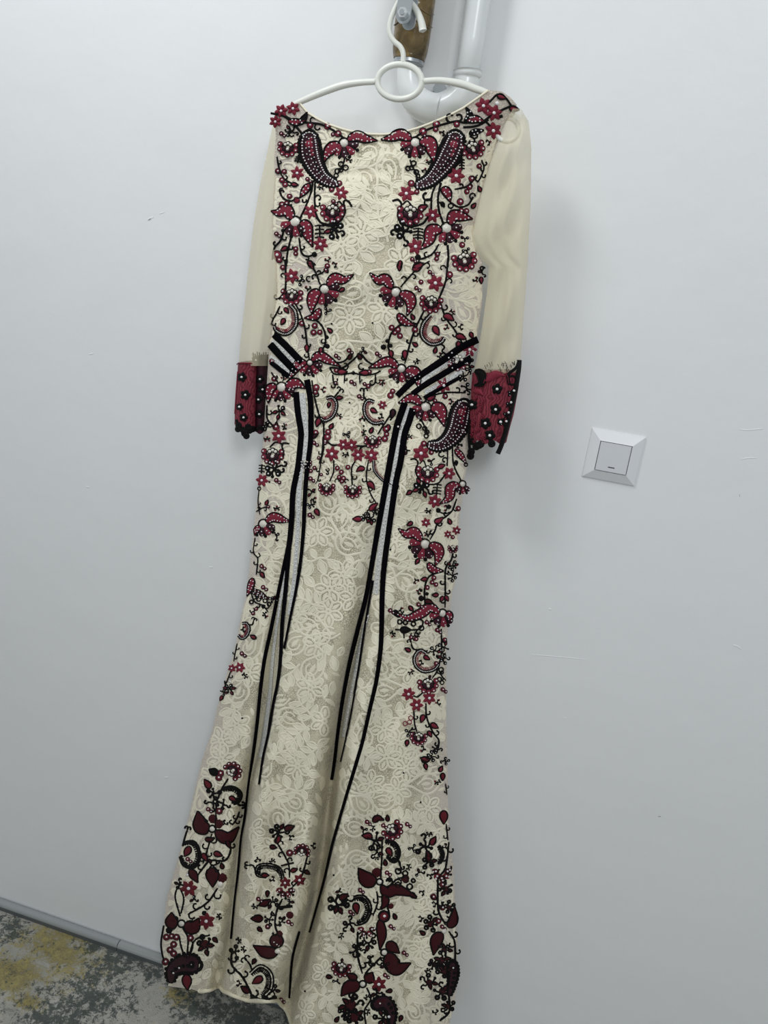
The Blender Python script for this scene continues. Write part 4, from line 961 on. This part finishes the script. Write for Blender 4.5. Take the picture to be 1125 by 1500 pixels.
V, Fc = rings([(hw, hh, 0), (hw, hh, -.0025), (hw*.97, hh*.97, -.0035), (iw*1.05, ih*1.05, -.0105), (iw, ih, -.011), (iw*.985, ih*.985, -.009), (iw*.985, ih*.985, -.003)]); link('frame', V, Fc, 'switch_plastic', SW, smooth=False)
V, Fc = rings([(iw*.985, ih*.985, -.0032)]); link('gap', V, [(0, 1, 2, 3)], 'gap_dark', SW, smooth=False)
V, Fc = rings([(iw*.955, ih*.955, -.003), (iw*.955, ih*.955, -.0108), (iw*.92, ih*.92, -.0116)]); Fc.append((8, 9, 10, 11))
V = [(x, y-(.0014*(cz-z)/ih if y < -.005 else 0), z) for x, y, z in V]
rk = link('rocker', V, Fc, 'switch_rocker', SW, smooth=False)
mv, mf = box(cx-.0052, cx+.0052, -.0128, -.010, cz-ih*.66, cz-ih*.66+.0016); mk = link('indicator_slot', mv, mf, 'gap_dark', rk, smooth=False)

# ------------------------------------------------------------------ skirting, carpet, wall marks
def skirt(x0, x1, r, nm, lab):
    n = 14; V = []
    for x in (x0, x1):
        V += [(x, 0, .006)]+[(x, -r*.9-r*math.sin(t), .006+r+r*math.cos(t)) for t in np.linspace(-.9, math.pi*.98, n)]+[(x, 0, .006)]
    k = n+2; Fc = [(i, i+1, i+1+k, i+k) for i in range(k-1)]+[tuple(range(k)), tuple(range(2*k-1, k-1, -1))]
    o = tag(link(nm, V, Fc, 'grey_skirting'), lab, 'baseboard', 'structure')
    v2, f2 = box(x0, x1, -r*1.95, 0, .0062, .0062+r*.95); link('shadow_strip', v2, f2, 'skirting_shadow', o, smooth=False)  # dark strip standing in for the shadow between skirting and carpet
    return o
jx = at(178., 1379., .0)[0]
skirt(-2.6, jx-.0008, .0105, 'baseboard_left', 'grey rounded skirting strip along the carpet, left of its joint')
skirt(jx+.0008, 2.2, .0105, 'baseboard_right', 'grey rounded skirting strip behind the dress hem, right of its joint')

t = NT(CARPET); c = t.coord()
def blob(px, py, rx, ry, sc=9, amt=.5):
    p = at_floor(float(px), float(py)); mp = t.n('ShaderNodeMapping'); mp.vector_type = 'POINT'
    mp.inputs['Location'].default_value = (-p[0]/rx, -p[1]/ry, 0); mp.inputs['Scale'].default_value = (1/rx, 1/ry, 0)
    t.l(c, mp.inputs['Vector']); ln = t.n('ShaderNodeVectorMath'); ln.operation = 'LENGTH'; t.l(mp.outputs[0], ln.inputs[0])
    return t.math('SUBTRACT', 1.0, ln.outputs['Value'])
def union(L_):
    r = L_[0]
    for q_ in L_[1:]: r = t.math('MAXIMUM', r, q_)
    return r
clamp01 = lambda v: t.math('MINIMUM', t.math('MAXIMUM', v, 0.0), 1.0)
fine = t.noise(c, 58, 7, .78, .6); mid = t.noise(c, 14, 6, .7, .5)
low = t.noise(c, 3.1, 3, .5); low2 = t.noise(c, 4.3, 2, .5, 1.2)
yel = clamp01(union([t.math('MULTIPLY', t.math('SUBTRACT', low, .60), 5.0), blob(80,1395,.20,.085), blob(105,1368,.11,.06), blob(20,1425,.17,.085), blob(262,1462,.06,.04), blob(40,1470,.06,.04)]))
drk = clamp01(union([t.math('MULTIPLY', t.math('SUBTRACT', low2, .56), 5.0), blob(12,1362,.09,.055), blob(125,1468,.13,.11), blob(160,1420,.08,.08), blob(190,1402,.16,.05), blob(135,1390,.06,.035), blob(285,1478,.10,.07), blob(90,1500,.16,.1), blob(360,1500,.2,.12), blob(228,1425,.06,.05)]))  # dark green mottling; patches below the hem also paint the dress's shade
ym = t.ramp(t.math('ADD', t.math('MULTIPLY', yel, .62), t.math('ADD', t.math('MULTIPLY', t.math('SUBTRACT', fine, .5), 1.6), t.math('MULTIPLY', t.math('SUBTRACT', mid, .5), .9))), [(.16, (0, 0, 0)), (.46, (1, 1, 1))])
bs = t.mix(t.ramp(mid, [(.3, (0, 0, 0)), (.7, (1, 1, 1))]), (.36, .35, .315), (.58, .56, .51))
bs = t.mix(t.math('MULTIPLY', ym, .82), bs, t.mix(t.ramp(fine, [(.35, (0, 0, 0)), (.65, (1, 1, 1))]), (.12, .095, .02), (.44, .36, .10)))
mx2 = t.noise(c, 64, 8, .85, .3)
dk = t.ramp(t.math('ADD', t.math('MULTIPLY', drk, .60), t.math('MULTIPLY', t.math('SUBTRACT', mx2, .5), 3.6)), [(.22, (0, 0, 0)), (.40, (1, 1, 1))])
bs = t.mix(t.math('MULTIPLY', dk, .92), bs, t.mix(mid, (.03, .04, .038), (.13, .15, .14)))
t.l(bs, t.b.inputs['Base Color']); t.bump(t.math('ADD', fine, t.noise(c, 400, 2)), .7, .006)
cv, cf = box(-2.3, 1.6, -2.4, -.0165, -.0115, .006)
tag(link('carpet', cv, cf, CARPET, smooth=False), 'mottled grey, ochre and dark green short pile carpet along the wall', 'carpet')

SURF = WALLS; Z(0, 0, 1)
MATS['dirt'] = None; mat('dirt', (.25, .25, .26), .8)
def scratch(P, w, m='wall_paint', lift=.00045):
    S(P, w*.8, m, (.3, .3), lift=lift, base=0.0)
    b = BAG.d.pop(m); link('plaster_mark', b[0], b[1], m, wall)
scratch([(1083,629),(1095,630),(1118,628)], 2.4); scratch([(1085,673),(1096,671),(1108,671)], 2); scratch([(778,959),(815,962),(858,966)], 1.6)
scratch([(1074,945),(1080,947),(1086,951)], 3.5); scratch([(216,323),(220,320),(225,318)], 3.5); scratch([(233,313),(241,311)], 2.2); scratch([(130,519),(137,518)], 3.5)
scratch([(126,713),(131,714)], 4); scratch([(306,831),(312,831)], 3.5); scratch([(240,1139),(247,1139)], 4); scratch([(825,1051),(829,1052)], 4); scratch([(803,892),(808,893)], 4)
scratch([(964,1196),(968,1196)], 3.5, 'dirt', .0004); scratch([(217,322),(221,320)], 1.2, 'dirt', .0014); scratch([(1083,724),(1084,728)], 1.6, 'dirt', .0004)
scratch([(286,1152),(289,1152)], 2, 'dirt', .0004); scratch([(303,1092),(304,1095)], 2, 'dirt', .0004)
